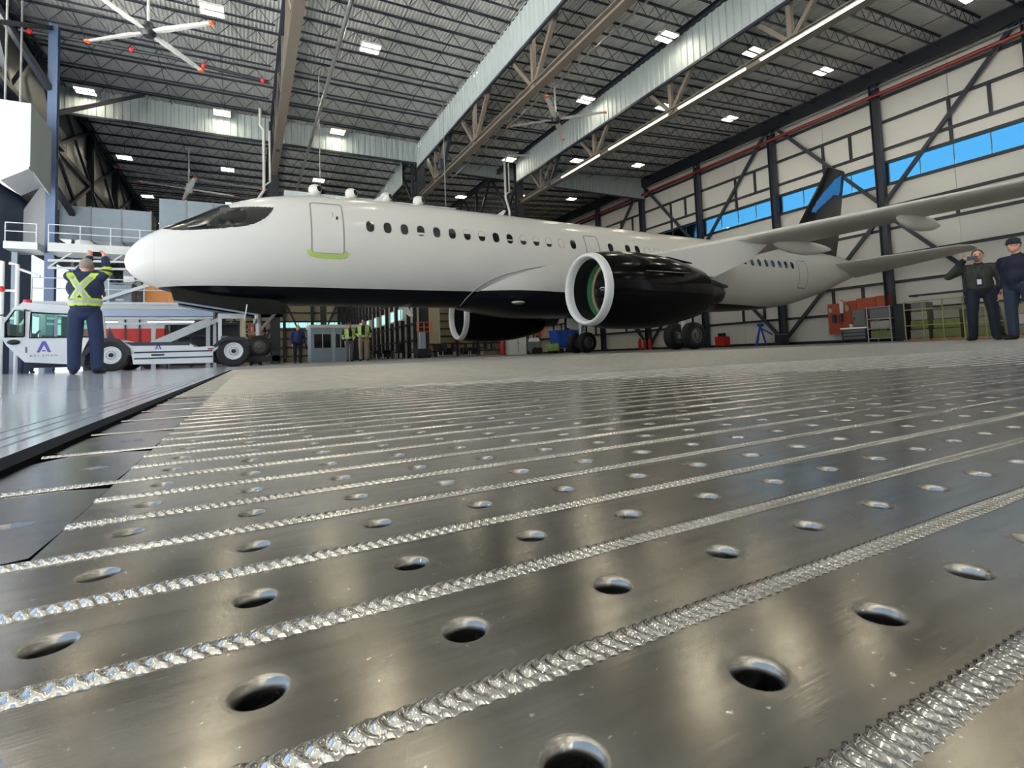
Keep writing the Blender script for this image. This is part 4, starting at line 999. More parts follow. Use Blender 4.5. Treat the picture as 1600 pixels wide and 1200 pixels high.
lp = MB().sphere((-5.2, Y0-.02, .82), (.13, .04, .065), 14, 8).build('headlamp', 'black', c_, smooth=True)
MB().tube([(-5.1, 17.7, 1.84), (-5.1, 17.7, 1.95)], .09, 12).build('beacon', 'red', c_)
MB().tube([(-5.35, Y0-.05, 1.5), (-5.55, Y0-.1, 1.5)], .02, 6).box(-5.62, -5.54, Y0-.16, Y0-.06, 1.3, 1.62).build('wing_mirror', 'steel_black', c_)
MB().box(-4.98, -4.95, Y0-.02, Y0, .55, .7).build('door_handle', 'steel_grey', c_)
# letter A shaped mark on the cab and the side
def amark(x, z, s_, par, y):
    mb = MB(); h = .25*s_
    mb.prism([(x-.125*s_, z), (x-.07*s_, z), (x+.0*s_, z+.17*s_), (x+.07*s_, z), (x+.125*s_, z), (x+.03*s_, z+h), (x-.03*s_, z+h)], y-.006, y+.01)
    mb.box(x-.03*s_, x+.03*s_, y-.005, y+.01, z+.02*s_, z+.05*s_)
    return mb.build('emblem', 'logo_violet', par)
amark(-4.62, .55, 1.15, c_, Y0); amark(-2.19, .56, .62, b_, Y0+.04)
# small grey lettering under the emblem
def text(body, size, loc, rot, mat_, parent, name='lettering', ext=0.002):
    cu = bpy.data.curves.new(name, 'FONT'); cu.body = body; cu.size = size; cu.extrude = ext; cu.align_x = 'CENTER'
    o = bpy.data.objects.new(name, cu); COL.objects.link(o); o.rotation_euler = rot
    dg = bpy.context.evaluated_depsgraph_get(); me = bpy.data.meshes.new_from_object(o.evaluated_get(dg)); bpy.data.objects.remove(o)
    me.materials.clear(); me.materials.append(MT[mat_]); q = bpy.data.objects.new(name, me); COL.objects.link(q)
    if parent is not None: q.parent = parent; q.location = Vector(loc)-worldloc(parent)
    else: q.location = loc
    q.rotation_euler = rot; return q
mk('letter_grey', rgb(150, 150, 156), 0.6)
text('A R C A M A N', .085, (-4.62, Y0-.012, .44), (PI/2, 0, 0), 'letter_grey', c_)
for x, r in ((-3.25, .43), (-.34, .46)):
    for y in (Y0+.2, Y1-.2): 
        w_ = MB().lathe([(-.17, r*.55), (-.17, r*.88), (-.12, r), (.12, r), (.17, r*.88), (.17, r*.55)], (x, y, r), 'y', 32).build('wheel', 'tyre', tg, smooth=True, angle=40)
        h = MB()
        for s_ in (-1, 1): h.lathe([(s_*.13, 0), (s_*.15, r*.16), (s_*.12, r*.18), (s_*.10, r*.40), (s_*.165, r*.50), (s_*.165, r*.56)], (x, y, r), 'y', 28)
        h.build('rim', 'tug_white', w_, smooth=True, angle=40)
        MB().lathe([(-.17, 0), (-.17, r*.12), (-.13, r*.15)], (x, y, r), 'y', 14).build('wheel_cap', 'black', w_)
        if y < 18: MB().lathe([(-.155, r*.24), (-.155, r*.27)], (x, y, r), 'y', 14).build('bolt_ring', 'steel_grey', w_)
# cradle at the nose wheel
MB().box(-.3, 1.0, 18.0, 18.12, .12, .3).box(-.3, 1.0, 18.88, 19.0, .12, .3).box(.72, .95, 18.0, 19.0, .12, .42).box(-.35, -.1, 18.0, 19.0, .12, .45).build('nose_wheel_cradle', 'steel_black', tg)
MB().box(-.78, -.68, 18.2, 18.32, .6, 1.66).build('lift_post', 'tug_white', tg)
MB().box(-.78, -.02, 18.15, 18.4, 1.5, 1.65).build('lift_beam', 'tug_white', tg)
MB().box(-.18, -.02, 18.2, 18.36, .6, 1.5).build('lift_post', 'wall_tan', tg)
MB().box(-.70, -.50, 18.1, 18.2, .62, .95).build('control_box', 'duct_grey', tg)
# ------------------------------------------------------------------ docks, ducts and kit on the left
mk('rail_grey', rgb(190, 196, 202), 0.4)
mk('deck_fascia', rgb(176, 182, 186), 0.5)
mk('fascia_blue', rgb(150, 164, 190), 0.5)
def railing(t, x0, x1, y, z, step=1.4, h=1.1):
    n = max(1, int(round((x1-x0)/step)))
    for k in range(n+1): x = x0+(x1-x0)*k/n; MB().tube([(x, y, z), (x, y, z+h)], .025, 6).build('post', 'rail_grey', t)
    for q in (h, h*.55): MB().tube([(x0, y, z+q), (x1, y, z+q)], .022, 6).build('rail', 'rail_grey', t)
u = thing('upper_walkway', 'high grey steel walkway with railings behind the nose', 'walkway', (-6.8, 30.5, 0))
MB().box(-9.5, -8.35, 30, 31.5, 5.55, 5.87).build('deck', 'deck_fascia', u); MB().box(-8.0, -3.4, 30, 31.5, 5.5, 5.9).build('deck', 'deck_fascia', u)
railing(u, -9.45, -8.4, 30.05, 5.87, 1.0, .85); railing(u, -7.98, -3.45, 30.05, 5.9, 1.25, .85)
for x in (-9.3, -5.95, -3.6): MB().box(x-.1, x+.1, 30.6, 30.8, 0, 5.5).build('leg', 'duct_grey', u)
for x0, x1, z in ((-8.0, -3.4, 5.1), (-8.0, -3.4, 4.75)): MB().tube([(x0, 30.1, z), (x1, 30.1, z+.1)], .06, 6).build('pipe', 'rail_grey', u)
for k in range(5): MB().bar((-8.0+.95*k, 30.2, 4.8), (-7.2+.95*k, 30.2, 5.5), .06).build('strut', 'rail_grey', u)
l = thing('lower_dock', 'low maintenance dock with railings behind the tug', 'walkway', (-5, 24.5, 0))
MB().box(-6.8, -1.2, 24, 25.6, 2.32, 2.58).build('deck', 'deck_fascia', l); MB().box(-6.8, -1.2, 24.05, 25.5, 2.05, 2.32).build('fascia', 'fascia_blue', l)
lr = thing('guard_railing', 'grey guard railing along the front of the low dock', 'railing', (-4, 23.96, 2.58)); MB().box(-6.8, -1.25, 23.93, 23.995, 2.5, 2.58).build('kick_rail', 'rail_grey', lr); railing(lr, -6.8, -1.3, 23.96, 2.58, 1.1, .85)
for x in (-6.6, -3.25, -1.4): MB().box(x-.07, x+.07, 24.3, 24.45, 0, 2.1).build('leg', 'rail_grey', l)
MB().bar((-4.9, 23.95, 2.62), (-2.9, 23.95, 3.45), .10, .12).build('brace', 'rail_grey', lr)
MB().bar((-2.9, 23.95, 3.45), (-1.9, 23.95, 3.1), .10, .12).build('brace', 'rail_grey', lr)
for z in (1.75, 1.95): MB().tube([(-6.5, 23.9, z), (-1.2, 23.9, z)], .05, 6).build('pipe', 'rail_grey', l)
st = thing('stair_flight', 'white stringers of a dock stair rising behind the tug deck', 'stairs', (-1.8, 20.8, 0))
for dx in (0, .30): MB().bar((-2.72+dx-.6, 20.8, .62), (-1.15+dx, 20.8, 1.68), .07, .13).build('stringer', 'white_paint', st)
for k in range(5): MB().box(-2.75+.3*k-.08, -2.75+.3*k+.3, 20.85, 21.6, .76+.2*k, .80+.2*k).build('tread', 'steel_grey', st)
for x in (-3.2, -1.0): MB().box(x-.05, x+.05, 20.9, 21, 0, .75 if x < -2 else 1.6).build('leg', 'white_paint', st)
for i, (x0, x1, lb) in enumerate(((-3.2, -1.75, 'long tube light hung below the dock, right one'), (-4.9, -4.1, 'tube light hung below the dock beside the cab, left one'))):
    x0 *= 1.07; x1 *= 1.07; y_ = 24.3
    t = thing('tube_light', lb, 'light', ((x0+x1)/2, y_, 1.78), 'tube lights below the dock')
    MB().box(x0, x1, y_-.04, y_+.04, 1.86, 1.92).build('housing', 'lamp_body', t); MB().box(x0, x1, y_-.03, y_+.03, 1.77, 1.86).build('diffuser', 'tube_light', t)
    MB().tube([(x0+.2, y_, 1.92), (x0+.2, y_, 2.06)], .012, 4).tube([(x1-.2, y_, 1.92), (x1-.2, y_, 2.06)], .012, 4).build('hanger', 'steel_grey', t)
tr = thing('panel_trailer', 'white trailer with red lower half parked beyond the tug', 'trailer', (-5, 28, 0))
MB().box(-6.2, -3.2, 27, 28.6, 1.75, 2.4).build('upper_panel', 'white_paint', tr); MB().box(-6.2, -3.2, 26.98, 28.6, .3, 1.75).build('lower_panel', 'red', tr)
for x in (-5.5, -4.6, -4.1): MB().box(x-.025, x+.025, 26.95, 26.98, .3, 2.4).build('seam_post', 'navy', tr)
for x in (-5.7, -3.8): MB().lathe([(-.12, 0), (-.12, .28), (.12, .28), (.12, 0)], (x, 27.3, .28), 'y', 16).build('wheel', 'tyre', tr)
dark = thing('equipment_rack', 'dark open equipment rack beyond the tug deck', 'rack', (-1.6, 27.2, 0))
for x in (-3.1, -2.2, -1.3, -.3): MB().box(x-.04, x+.04, 26.9, 26.98, 0, 2.0).build('post', 'steel_dark', dark)
for z in (.3, .85, 1.4, 1.95): MB().box(-3.1, -.3, 26.9, 27.6, z-.03, z+.03).build('shelf', 'steel_dark', dark)
MB().box(-3.05, -.35, 27.55, 27.6, .1, 1.95).build('back_panel', 'steel_dark', dark)
for i, (x, w_, z, h, mm) in enumerate(((-2.7, .5, .33, .35, 'navy'), (-1.8, .5, .33, .4, 'steel_dark'), (-1.0, .4, .88, .35, 'navy'), (-.9, .5, .33, .35, 'wall_tan'))):
    o = MB().cbox((x, 27.2, z+h/2), w_, .4, h).build('storage_box', mm, None, bevel=.02); tag(o, ['navy box low on the dark rack, leftmost', 'dark box low on the dark rack, second from left', 'navy box on the middle shelf of the dark rack', 'tan box low on the dark rack, rightmost'][i], 'box', 'boxes on the dark rack')
# things standing on the docks
def boxthing(name, label, cat, x0, x1, y0, y1, z0, z1, mat_, extras=(), group=None, bevel=.02):
    t = thing(name, label, cat, ((x0+x1)/2, (y0+y1)/2, z0), group)
    MB().box(x0, x1, y0, y1, z0, z1).build('body', mat_, t, bevel=bevel)
    for nm, mm, b in extras: MB().box(*b).build(nm, mm, t)
    return t
ac1 = boxthing('air_handler', 'grey cooling unit on the low dock left of the nose', 'machine', -4.7, -3.95, 24.3, 25.2, 2.58, 3.3, 'duct_grey', [('label_plate', 'white_paint', (-4.45, -4.2, 24.27, 24.3, 2.66, 2.74)), ('lid', 'cabinet', (-4.74, -3.92, 24.26, 25.24, 3.3, 3.36))])
boxthing('air_handler', 'taller grey cooling unit behind the first on the low dock', 'machine', -4.4, -3.8, 25.3, 26, 2.58, 4.0, 'cabinet', [('motor_housing', 'white_paint', (-4.35, -4.0, 25.1, 25.3, 3.5, 3.75))])
pc = thing('plywood_crate', 'orange plywood screen standing on the low dock under the nose', 'crate', (-3, 25.3, 2.58))
for k in range(3): MB().box(-3.72+.82*k, -3.72+.82*k+.80, 25.2, 25.26, 2.62, 3.75).build('plywood_panel', 'plywood', pc)
MB().box(-3.74, -1.25, 25.17, 25.3, 2.58, 2.64).build('bottom_rail', 'rail_grey', pc)
boxthing('red_toolbox', 'small red and white box on the low dock beside the worker', 'box', -5.15, -4.85, 24.3, 24.8, 2.58, 3.05, 'red', [('white_stripe', 'white_paint', (-5.16, -4.84, 24.29, 24.3, 2.76, 2.86))])
def duct(label, x0, x1, y0, y1, z0, z1, nseg):
    t = thing('air_duct', label, 'duct', ((x0+x1)/2, (y0+y1)/2, z0), 'big ducts behind the nose')
    for k in range(nseg):
        a = x0+(x1-x0)*k/nseg; b = x0+(x1-x0)*(k+1)/nseg
        MB().box(a+.015, b-.015, y0, y1, z0, z1).build('duct_section', 'duct_grey', t, bevel=.03)
        MB().box(b-.03, b+.03, y0-.03, y1+.03, z0-.03, z1+.03).build('flange', 'cabinet', t)
        for q in (.3, .7): 
            MB().box(a+(b-a)*q-.05, a+(b-a)*q+.05, y0-.02, y0, z0+.3, z0+.42).build('access_latch', 'cabinet', t)
    for x in (x0+.4, x1-.4): MB().box(x-.06, x+.06, (y0+y1)/2-.06, (y0+y1)/2+.06, 0, z0).build('support_leg', 'steel_grey', t)
    return t
duct('long low galvanised duct box behind the upper walkway', -8.4, -4.55, 33, 34.6, 6.7, 8.45, 3)
duct('taller galvanised duct box directly behind the nose', -4.2, -.4, 33, 34.8, 5.4, 9.25, 3)
# big white duct box at upper left and its drop
wd_ = thing('white_duct', 'big white box duct with sloped underside by the left column', 'duct', (-8.6, 29, 8))
MB().box(-9.6, -8.12, 28.0, 30.2, 8.9, 11.45).build('box_front', 'box_white', wd_, bevel=.02)
MB().prism([(-9.6, 8.9), (-8.12, 8.9), (-8.12, 8.6), (-9.0, 8.0), (-9.6, 8.4)], 28.0, 30.2).build('sloped_hopper', 'box_white', wd_)
MB().prism([(28.0, 8.7), (28.0, 11.45), (30.6, 11.3), (30.6, 8.2)], -8.12, -8.08, 'x').build('side_panel', 'galv_curtain', wd_)
MB().prism([(-9.55, 7.9), (-8.95, 9.1), (-8.5, 9.1), (-8.5, 5.95), (-9.55, 5.95)], 32.4, 33.0).build('drop_duct', 'box_white', wd_)
for y_ in (28.3, 29.9): MB().tube([(-9.0, y_, 11.4), (-9.0, y_, 17.0)], .04, 6).build('hanger_rod', 'steel_grey', wd_)
col = MB().ibeam((-8.2, 31.2, 0), (-8.2, 31.2, 16.8), .36, .36, .04).build('steel_column', 'door_blue'); tag(col, 'blue grey steel column at the left, with the upper walkway passing it', kind='structure')
o = MB().bar((-8.3, 31.1, 13.5), (-10.1, 29, 16.9), .25).bar((-8.2, 31.2, 12.4), (-5.6, 37.5, 16.9), .2).bar((-9.9, 25, 13.0), (-8.3, 31.1, 16.6), .2).bar((-8.2, 31.3, 9.0), (-6.8, 38.3, 5.0), .22).build('trim_2', 'steel_dark'); tag(o, 'dark diagonal braces around the left column', kind='structure')
pr_ = thing('pipe_stand', 'white pipe stand with red valves at the far left edge', 'pipes', (-9, 27, 0))
for i, x in enumerate((-9.0, -8.55, -8.1)): MB().tube([(x, 27, 0), (x, 27, 4.55-.1*i), (x-.25, 27, 4.6-.1*i)], .07, 8).build('standpipe', 'white_paint', pr_, smooth=True)
for z in (3.3, 2.2): MB().tube([(-9.0, 27, z), (-8.1, 27, z)], .05, 8).build('crosspipe', 'white_paint', pr_)
MB().tube([(-8.1, 27, 4.2), (-7.4, 27, 3.9)], .05, 8).build('side_pipe', 'white_paint', pr_)
for x, z in ((-8.55, 3.35), (-9.0, 2.9)): MB().sphere((x, 26.95, z), .12, 10, 6).build('valve', 'red', pr_)
# drop pipes beside the dark columns
for nm, lb, pts in (('drop_pipe', 'white drop pipe beside the column behind the cockpit', [(.85, 36, 16.6), (.85, 36, 15.5), (1.05, 36, 15.2), (1.05, 36, 11.2), (.7, 36, 10.6)]),
                    ('drop_pipe', 'white bent drop pipe beside the column behind the rear windows', [(21.0, 36, 16.5), (18.9, 36, 16.2), (18.6, 36, 15.6), (18.6, 36, 12.6), (18.9, 36, 11.6), (18.9, 36, 10.8)])):
    t = thing(nm, lb, 'pipe', pts[-1]); MB().tube(pts, .09, 8).build('pipe_run', 'white_paint', t, smooth=True)
    MB().tube([(pts[2][0]+.35, 36, pts[2][2]), (pts[2][0]+.35, 36, pts[3][2]+.6), (pts[3][0], 36, pts[3][2]+.3)], .06, 8).build('bypass', 'white_paint', t, smooth=True)
# jet nozzle duct beyond the fuselage
nd = thing('nozzle_duct', 'long pale duct with ball nozzles seen above the cabin roof', 'duct', (6.5, 30, 9.2))
MB().box(1.9, 12, 30.2, 30.9, 8.9, 9.55).build('duct_run', 'galv_curtain', nd)
for x in (3.45, 5.44, 7.48, 9.49):
    b_ = MB().lathe([(-.36, .0), (-.36, .19), (-.30, .24), (-.2, .31), (0, .35), (.15, .31), (.28, .16)], (0, 0, 0), 'y', 18)
    o = b_.build('ball_nozzle', 'white_paint', nd, smooth=True, local=True); o.location = Vector((x, 30.25, 9.72))-Vector(nd.location); o.rotation_euler = (math.radians(-8), 0, math.radians(40))
    i_ = MB().lathe([(-.365, .0), (-.365, .17)], (0, 0, 0), 'y', 16).build('nozzle_throat', 'black', o, local=True, recalc=False)
    MB().prism([(x-.45, 9.42), (x+.3, 9.42), (x+.2, 9.6), (x-.2, 9.6)], 30.1, 30.5).build('nozzle_base', 'white_paint', nd)
for x in (3.8, 11.4): MB().tube([(x, 30.5, 9.5), (x, 30.5, 16.6)], .03, 5).build('hanger_rod', 'steel_grey', nd)
# ------------------------------------------------------------------ under and beyond the fuselage
of = thing('site_office', 'pale blue grey cabin office with dark windows below the fuselage', 'booth', (6.3, 43.8, 0))
mk('office_blue', rgb(150, 168, 186), 0.5)
MB().box(4.5, 8.9, 43.1, 45.5, 0, 2.75).build('shell', 'office_blue', of)
MB().box(4.4, 9.0, 43.0, 45.6, 2.7, 2.95).build('roof', 'white_paint', of)
for x0, x1 in ((4.75, 6.0), (6.4, 7.1)): 
    f_ = MB().box(x0, x1, 43.06, 43.1, 1.1, 2.2).build('window', 'cabin_glass', of); MB().box((x0+x1)/2-.03, (x0+x1)/2+.03, 43.04, 43.06, 1.1, 2.2).build('window_bar', 'rail_grey', f_)
for x in (6.2, 7.35): MB().box(x-.1, x+.1, 43.03, 43.1, 0, 2.7).build('corner_post', 'rail_grey', of)
MB().box(7.55, 8.6, 43.05, 43.1, 0, 2.15).build('doorway', 'steel_black', of)
# chairs and tables
def chair(label, x, y, rz, first=[None]):
    if first[0] is None:
        t = thing('office_chair', label, 'chair', (0, 0, 0), 'black chairs beyond the fuselage')
        MB().cbox((0, 0, .48), .5, .5, .08).build('seat', 'black', t, local=True, bevel=.02); MB().cbox((0, .25, .85), .48, .07, .6).build('backrest', 'black', t, local=True, bevel=.02)
        MB().tube([(0, 0, .1), (0, 0, .45)], .03, 6).build('stem', 'alu', t, local=True)
        b = MB()
        for k in range(5): a = 2*PI*k/5; b.bar((0, 0, .1), (.3*math.cos(a), .3*math.sin(a), .05), .04).sphere((.3*math.cos(a), .3*math.sin(a), .03), .03, 6, 4)
        b.build('base', 'steel_grey', t, local=True)
        for s_ in (-1, 1): MB().bar((s_*.27, -.15, .68), (s_*.27, .2, .68), .04).bar((s_*.27, .0, .48), (s_*.27, 0, .68), .03).build('armrest', 'black', t, local=True)
        first[0] = t; t.location = (x, y, 0); t.rotation_euler = (0, 0, rz)
    else: dup_tree(first[0], (x, y, 0), label, rot=(0, 0, rz))
cx = [(8.6, 38.6), (9.4, 39.9), (10.0, 38.0), (10.8, 39.7), (11.2, 37.9), (13.4, 37.4), (13.9, 39.9), (14.6, 37.8), (15.2, 39.8), (15.8, 37.6), (16.5, 39.7), (17.0, 37.9), (17.6, 39.6), (18.2, 38.3)]
for i, (x, y) in enumerate(cx): chair('black office chair below the fuselage, %s from the left of fourteen' % ['first', 'second', 'third', 'fourth', 'fifth', 'sixth', 'seventh', 'eighth', 'ninth', 'tenth', 'eleventh', 'twelfth', 'thirteenth', 'fourteenth'][i], x, y, rng.uniform(0, 6))
for i, (x, lb) in enumerate(((9.6, 'black folding table left of the dark column under the fuselage'), (14.9, 'black folding table below the far engine inlet'), (17.2, 'black folding table under the far engine'))):
    t = thing('folding_table', lb, 'table', (x, 41, 0), 'tables beyond the fuselage'); MB().box(x-.9, x+.9, 40.6, 41.4, .72, .77).build('tabletop', 'steel_black', t); MB().box(x-.85, x+.85, 41.3, 41.34, .2, .72).build('modesty_panel', 'steel_black', t)
    for dx in (-.8, .8):
        for dy in (-.3, .3): MB().box(x+dx-.025, x+dx+.025, 41+dy-.025, 41+dy+.025, 0, .72).build('leg', 'steel_grey', t)
lift = thing('scissor_lift', 'orange railed access lift with grey mast beside the dark column', 'lift', (11.6, 36.4, 0))
MB().box(11.0, 12.0, 36, 36.9, .2, .7).build('base', 'steel_dark', lift); MB().box(11.3, 11.7, 36.3, 36.6, .7, 1.9).build('mast', 'office_blue', lift)
for z in (1.9, 2.25, 2.6): MB().box(10.95, 12.05, 35.95, 36.0, z, z+.05).build('guard_rail', 'orange', lift)
for x in (10.97, 11.5, 12.03): MB().box(x-.03, x+.03, 35.95, 36.0, 1.9, 2.65).build('guard_post', 'orange', lift)
for x in (11.15, 11.85): MB().lathe([(-.08, 0), (-.08, .2), (.08, .2), (.08, 0)], (x, 36.1, .2), 'y', 14).build('wheel', 'tyre', lift)
wpn = thing('wall_screen', 'tan folding screen panel behind the far engine', 'screen', (13.6, 42, 0))
for k in range(2): MB().box(12.7+1.1*k, 13.75+1.1*k, 42, 42.08, 1.2, 5.5).build('screen_panel', 'wall_tan', wpn)
for x in (12.75, 14.8): MB().box(x-.05, x+.05, 41.98, 42.1, 0, 5.5).build('screen_post', 'rail_grey', wpn)
boxthing('white_cabinet', 'white double door cabinet under the far engine', 'cabinet', 18.95, 20.55, 37, 37.7, 0, 1.75, 'white_paint', [('door_gap', 'cabinet', (19.73, 19.77, 36.985, 37, .1, 1.7)), ('handle', 'steel_grey', (19.81, 19.85, 36.97, 37, .85, 1.05))])
def extinguisher(label, x, y, s_=1.0):
    t = thing('fire_extinguisher', label, 'fire extinguisher', (x, y, 0), 'red extinguishers')
    MB().lathe([(0, 0), (0, .14*s_), (.05, .16*s_), (.85*s_, .16*s_), (1.0*s_, .09*s_), (1.08*s_, .04*s_), (1.08*s_, 0)], (x, y, 0), 'z', 16).build('cylinder', 'red', t, smooth=True)
    MB().box(x-.06, x+.14*s_, y-.03, y+.03, 1.08*s_, 1.16*s_).build('valve', 'black', t)
    MB().tube([(x+.1, y, 1.1*s_), (x+.22*s_, y, .9*s_), (x+.2*s_, y, .4*s_)], .025, 6).build('hose', 'black', t, smooth=True)
extinguisher('red extinguisher left of the white cabinet under the engine', 18.5, 37.4, 1.2)
for i, x in enumerate((43.6, 42.8, 42.0)): extinguisher('red extinguisher behind the main wheels, %s of three' % ['leftmost', 'middle', 'rightmost'][i], 38.5, x, 1.1)
bb = thing('waste_bin', 'long blue waste skip beyond the far main wheels', 'skip', (22.5, 34, 0))
MB().prism([(21.6, .45), (23.7, .45), (23.9, 1.75), (21.4, 1.75)], 33.6, 34.8).build('tub', 'blue', bb)
for x in (21.9, 22.6, 23.3): MB().box(x-.05, x+.05, 33.5, 33.6, .5, 1.7).build('rib', 'blue', bb)
MB().box(21.3, 24.0, 33.5, 34.9, 1.72, 1.8).build('rim', 'blue', bb)
for x in (21.9, 23.4): MB().lathe([(-.06, 0), (-.06, .2), (.06, .2), (.06, 0)], (x, 33.8, .2), 'y', 12).build('wheel', 'tyre', bb)
MB().box(21.7, 23.6, 33.7, 34.7, .36, .46).build('base_frame', 'steel_grey', bb)
og = thing('hose_reel', 'orange hose coils on a stand beside the blue skip', 'hose reel', (21.0, 35.5, 0))
for k in range(3): 
    mb = MB(); mb.lathe([(.05*math.cos(a_), .45+.05*math.sin(a_)) for a_ in [2*PI*q/6 for q in range(6)]], (20.95, 35.4+.11*k, 1.9), 'y', 20, close=True); mb.build('hose_coil', 'orange', og, smooth=True)
MB().box(20.9, 21.0, 35.6, 35.7, 0, 2.2).box(20.6, 21.3, 35.3, 35.9, 0, .06).build('stand', 'steel_grey', og)
boxthing('yellow_cart', 'low yellow and grey cart beside the blue skip', 'cart', 20.6, 21.3, 33.2, 33.9, .2, .75, 'tape_green', [('wheel_block', 'black', (20.7, 20.8, 33.2, 33.9, 0, .2)), ('wheel_block', 'black', (21.1, 21.2, 33.2, 33.9, 0, .2))])
gm = thing('ground_machine', 'grey motor cart with white hood left of the orange coils', 'machine', (19.6, 34, 0))
MB().box(19.2, 19.9, 33.6, 34.4, .25, .95).build('frame', 'cabinet', gm, bevel=.03); MB().prism([(19.2, .95), (19.9, .95), (19.75, 1.25), (19.35, 1.25)], 33.65, 34.35).build('hood', 'white_paint', gm)
for x in (19.35, 19.75): MB().lathe([(-.05, 0), (-.05, .25), (.05, .25), (.05, 0)], (x, 33.55, .25), 'y', 12).build('wheel', 'tyre', gm)
MB().tube([(19.2, 34, .8), (18.9, 34, 1.3)], .025, 6).build('handle', 'steel_grey', gm)
bs = thing('trestle_stand', 'blue steel trestle jack against the white wall', 'stand', (38.2, 28.3, 0))
for a, b in (((38.2, 28.9, 0), (38.2, 28.35, 1.7)), ((38.2, 27.9, 0), (38.2, 28.35, 1.7)), ((37.7, 28.4, 0), (38.2, 28.35, 1.7)), ((38.2, 27.3, .9), (38.2, 28.2, 1.4))): MB().bar(a, b, .1).build('leg', 'blue', bs)
MB().box(38.0, 38.4, 28.15, 28.5, 1.6, 1.85).build('head', 'blue', bs)
boxthing('battery_crate', 'dark green battery crate beside the blue trestle', 'crate', 37.9, 38.7, 26.2, 26.9, 0, .85, 'steel_dark', [('lid', 'duct_grey', (37.88, 38.72, 26.18, 26.92, .85, .9))])
boxthing('red_pump', 'red and black pump unit under the rear fuselage', 'machine', 37.6, 38.4, 31.6, 32.6, .12, .95, 'red', [('motor', 'black', (37.55, 38.0, 31.7, 32.2, .95, 1.25)), ('skid', 'black', (37.5, 38.5, 31.5, 32.7, 0, .12))])
# ------------------------------------------------------------------ along the white wall at the right
pb = thing('pegboard', 'tall orange tool board fixed to the white wall', 'board', (39.3, 21, .7))
for y0, y1, z0, z1 in ((18.75, 19.9, 1.2, 3.2), (19.9, 21.2, .75, 3.15), (21.2, 22.3, .72, 3.05), (22.3, 23.3, .7, 2.95)): MB().box(39.23, 39.49, y0+.01, y1-.01, z0, z1).build('board_panel', 'pegboard', pb)
for i, (y, z, h, mm, nm) in enumerate(((23.0, 2.3, .35, 'wall_tan', 'tan tool hung at the top left of the orange board'), (22.8, 1.5, .6, 'navy', 'dark tool case on the left of the orange board'), (22.3, 1.6, .5, 'navy', 'dark tool case second from left on the orange board'), (22.2, 2.2, .9, 'white_paint', 'white tube on the orange board'), (21.8, 2.3, .5, 'wall_tan', 'tan tool at the middle of the orange board'), (21.6, 1.1, .25, 'white_paint', 'round white gauge on the orange board'))):
    t = thing('wall_tool', nm, 'tool', (39.1, y, z), 'tools on the orange board'); MB().box(39.06, 39.22, y-.12, y+.12, z, z+h).build('body', mm, t, bevel=.02); MB().box(39.12, 39.22, y-.03, y+.03, z+h, z+h+.08).build('hook', 'steel_black', t)
for y0, y1, z0, z1, lb in ((20.45, 21.3, 1.15, 2.35, 'grey steel cabinet hung on the orange board, left one'), (19.5, 20.0, 1.3, 2.3, 'grey steel cabinet hung on the orange board, right one')):
    t = thing('wall_cabinet', lb, 'cabinet', (39, (y0+y1)/2, z0), 'grey wall cabinets'); MB().box(38.8, 39.22, y0, y1, z0, z1).build('body', 'cabinet', t, bevel=.02); MB().box(38.78, 38.8, y0+.03, y1-.03, z0+.03, z1-.03).build('door', 'cabinet', t); MB().box(38.75, 38.78, y1-.15, y1-.1, z0+.5, z0+.65).build('handle', 'black', t)
tc_ = thing('tool_chest', 'dark shiny tool chest on castors below the grey cabinets', 'tool chest', (38, 20.6, 0))
MB().box(37.4, 38.1, 19.7, 21.35, .18, .95).build('body', 'steel_dark', tc_, bevel=.03); MB().box(37.35, 38.15, 19.65, 21.4, .95, 1.05).build('worktop', 'alu', tc_)
for k in range(3): MB().box(37.38, 37.4, 19.8, 21.25, .24+.24*k, .42+.24*k).build('drawer', 'cabinet', tc_)
for y in (19.85, 21.2):
    for x in (37.5, 38.0): MB().lathe([(-.04, 0), (-.04, .09), (.04, .09), (.04, 0)], (x, y, .09), 'x', 10).build('castor', 'tyre', tc_)
mk('green_goods', rgb(122, 134, 78), 0.5, var=0.3, scale=3)
mk('wrap', rgb(140, 140, 128), 0.2, var=0.35, scale=1.5)
mk('barrier_yellow', rgb(170, 166, 110), 0.5)
def wire_rack(label, y0, y1, x0=37.2, x1=38.4, h=2.35):
    t = thing('wrapped_rack', label, 'rack', ((x0+x1)/2, (y0+y1)/2, 0), 'wrapped racks along the white wall')
    for y in (y0, y1):
        for x in (x0, x1): MB().box(x-.03, x+.03, y-.03, y+.03, 0, h).build('post', 'rail_grey', t)
    for z in (.2, .85, 1.5, h-.08): MB().box(x0, x1, y0, y1, z, z+.05).build('shelf', 'rail_grey', t)
    MB().box(x0+.1, x1-.1, y0+.1, y1-.1, .25, .75).build('green_stock', 'green_goods', t, bevel=.05)
    MB().box(x0+.1, x1-.1, y0+.1, y1-.1, .9, 1.4).build('wrapped_stock', 'wrap', t, bevel=.05)
    MB().box(x0+.1, x1-.1, y0+.1, y1-.1, 1.55, h-.1).build('wrapped_stock', 'cabinet', t, bevel=.05)
wire_rack('film wrapped rack with green goods right of the tool chest', 18.1, 19.5)
boxthing('dark_bin', 'dark tall bin between wrapped rack and yellow barrier', 'bin', 37.4, 38.3, 17.35, 18.0, .06, 2.3, 'steel_dark', [('lid', 'steel_black', (37.35, 38.35, 17.3, 18.05, 2.3, 2.4)), ('foot', 'black', (37.45, 37.6, 17.4, 17.9, 0, .06)), ('foot', 'black', (38.1, 38.25, 17.4, 17.9, 0, .06))])
bg_ = thing('wall_barrier', 'long yellow framed barrier wall with clear sheets', 'barrier', (37.2, 15, 0))
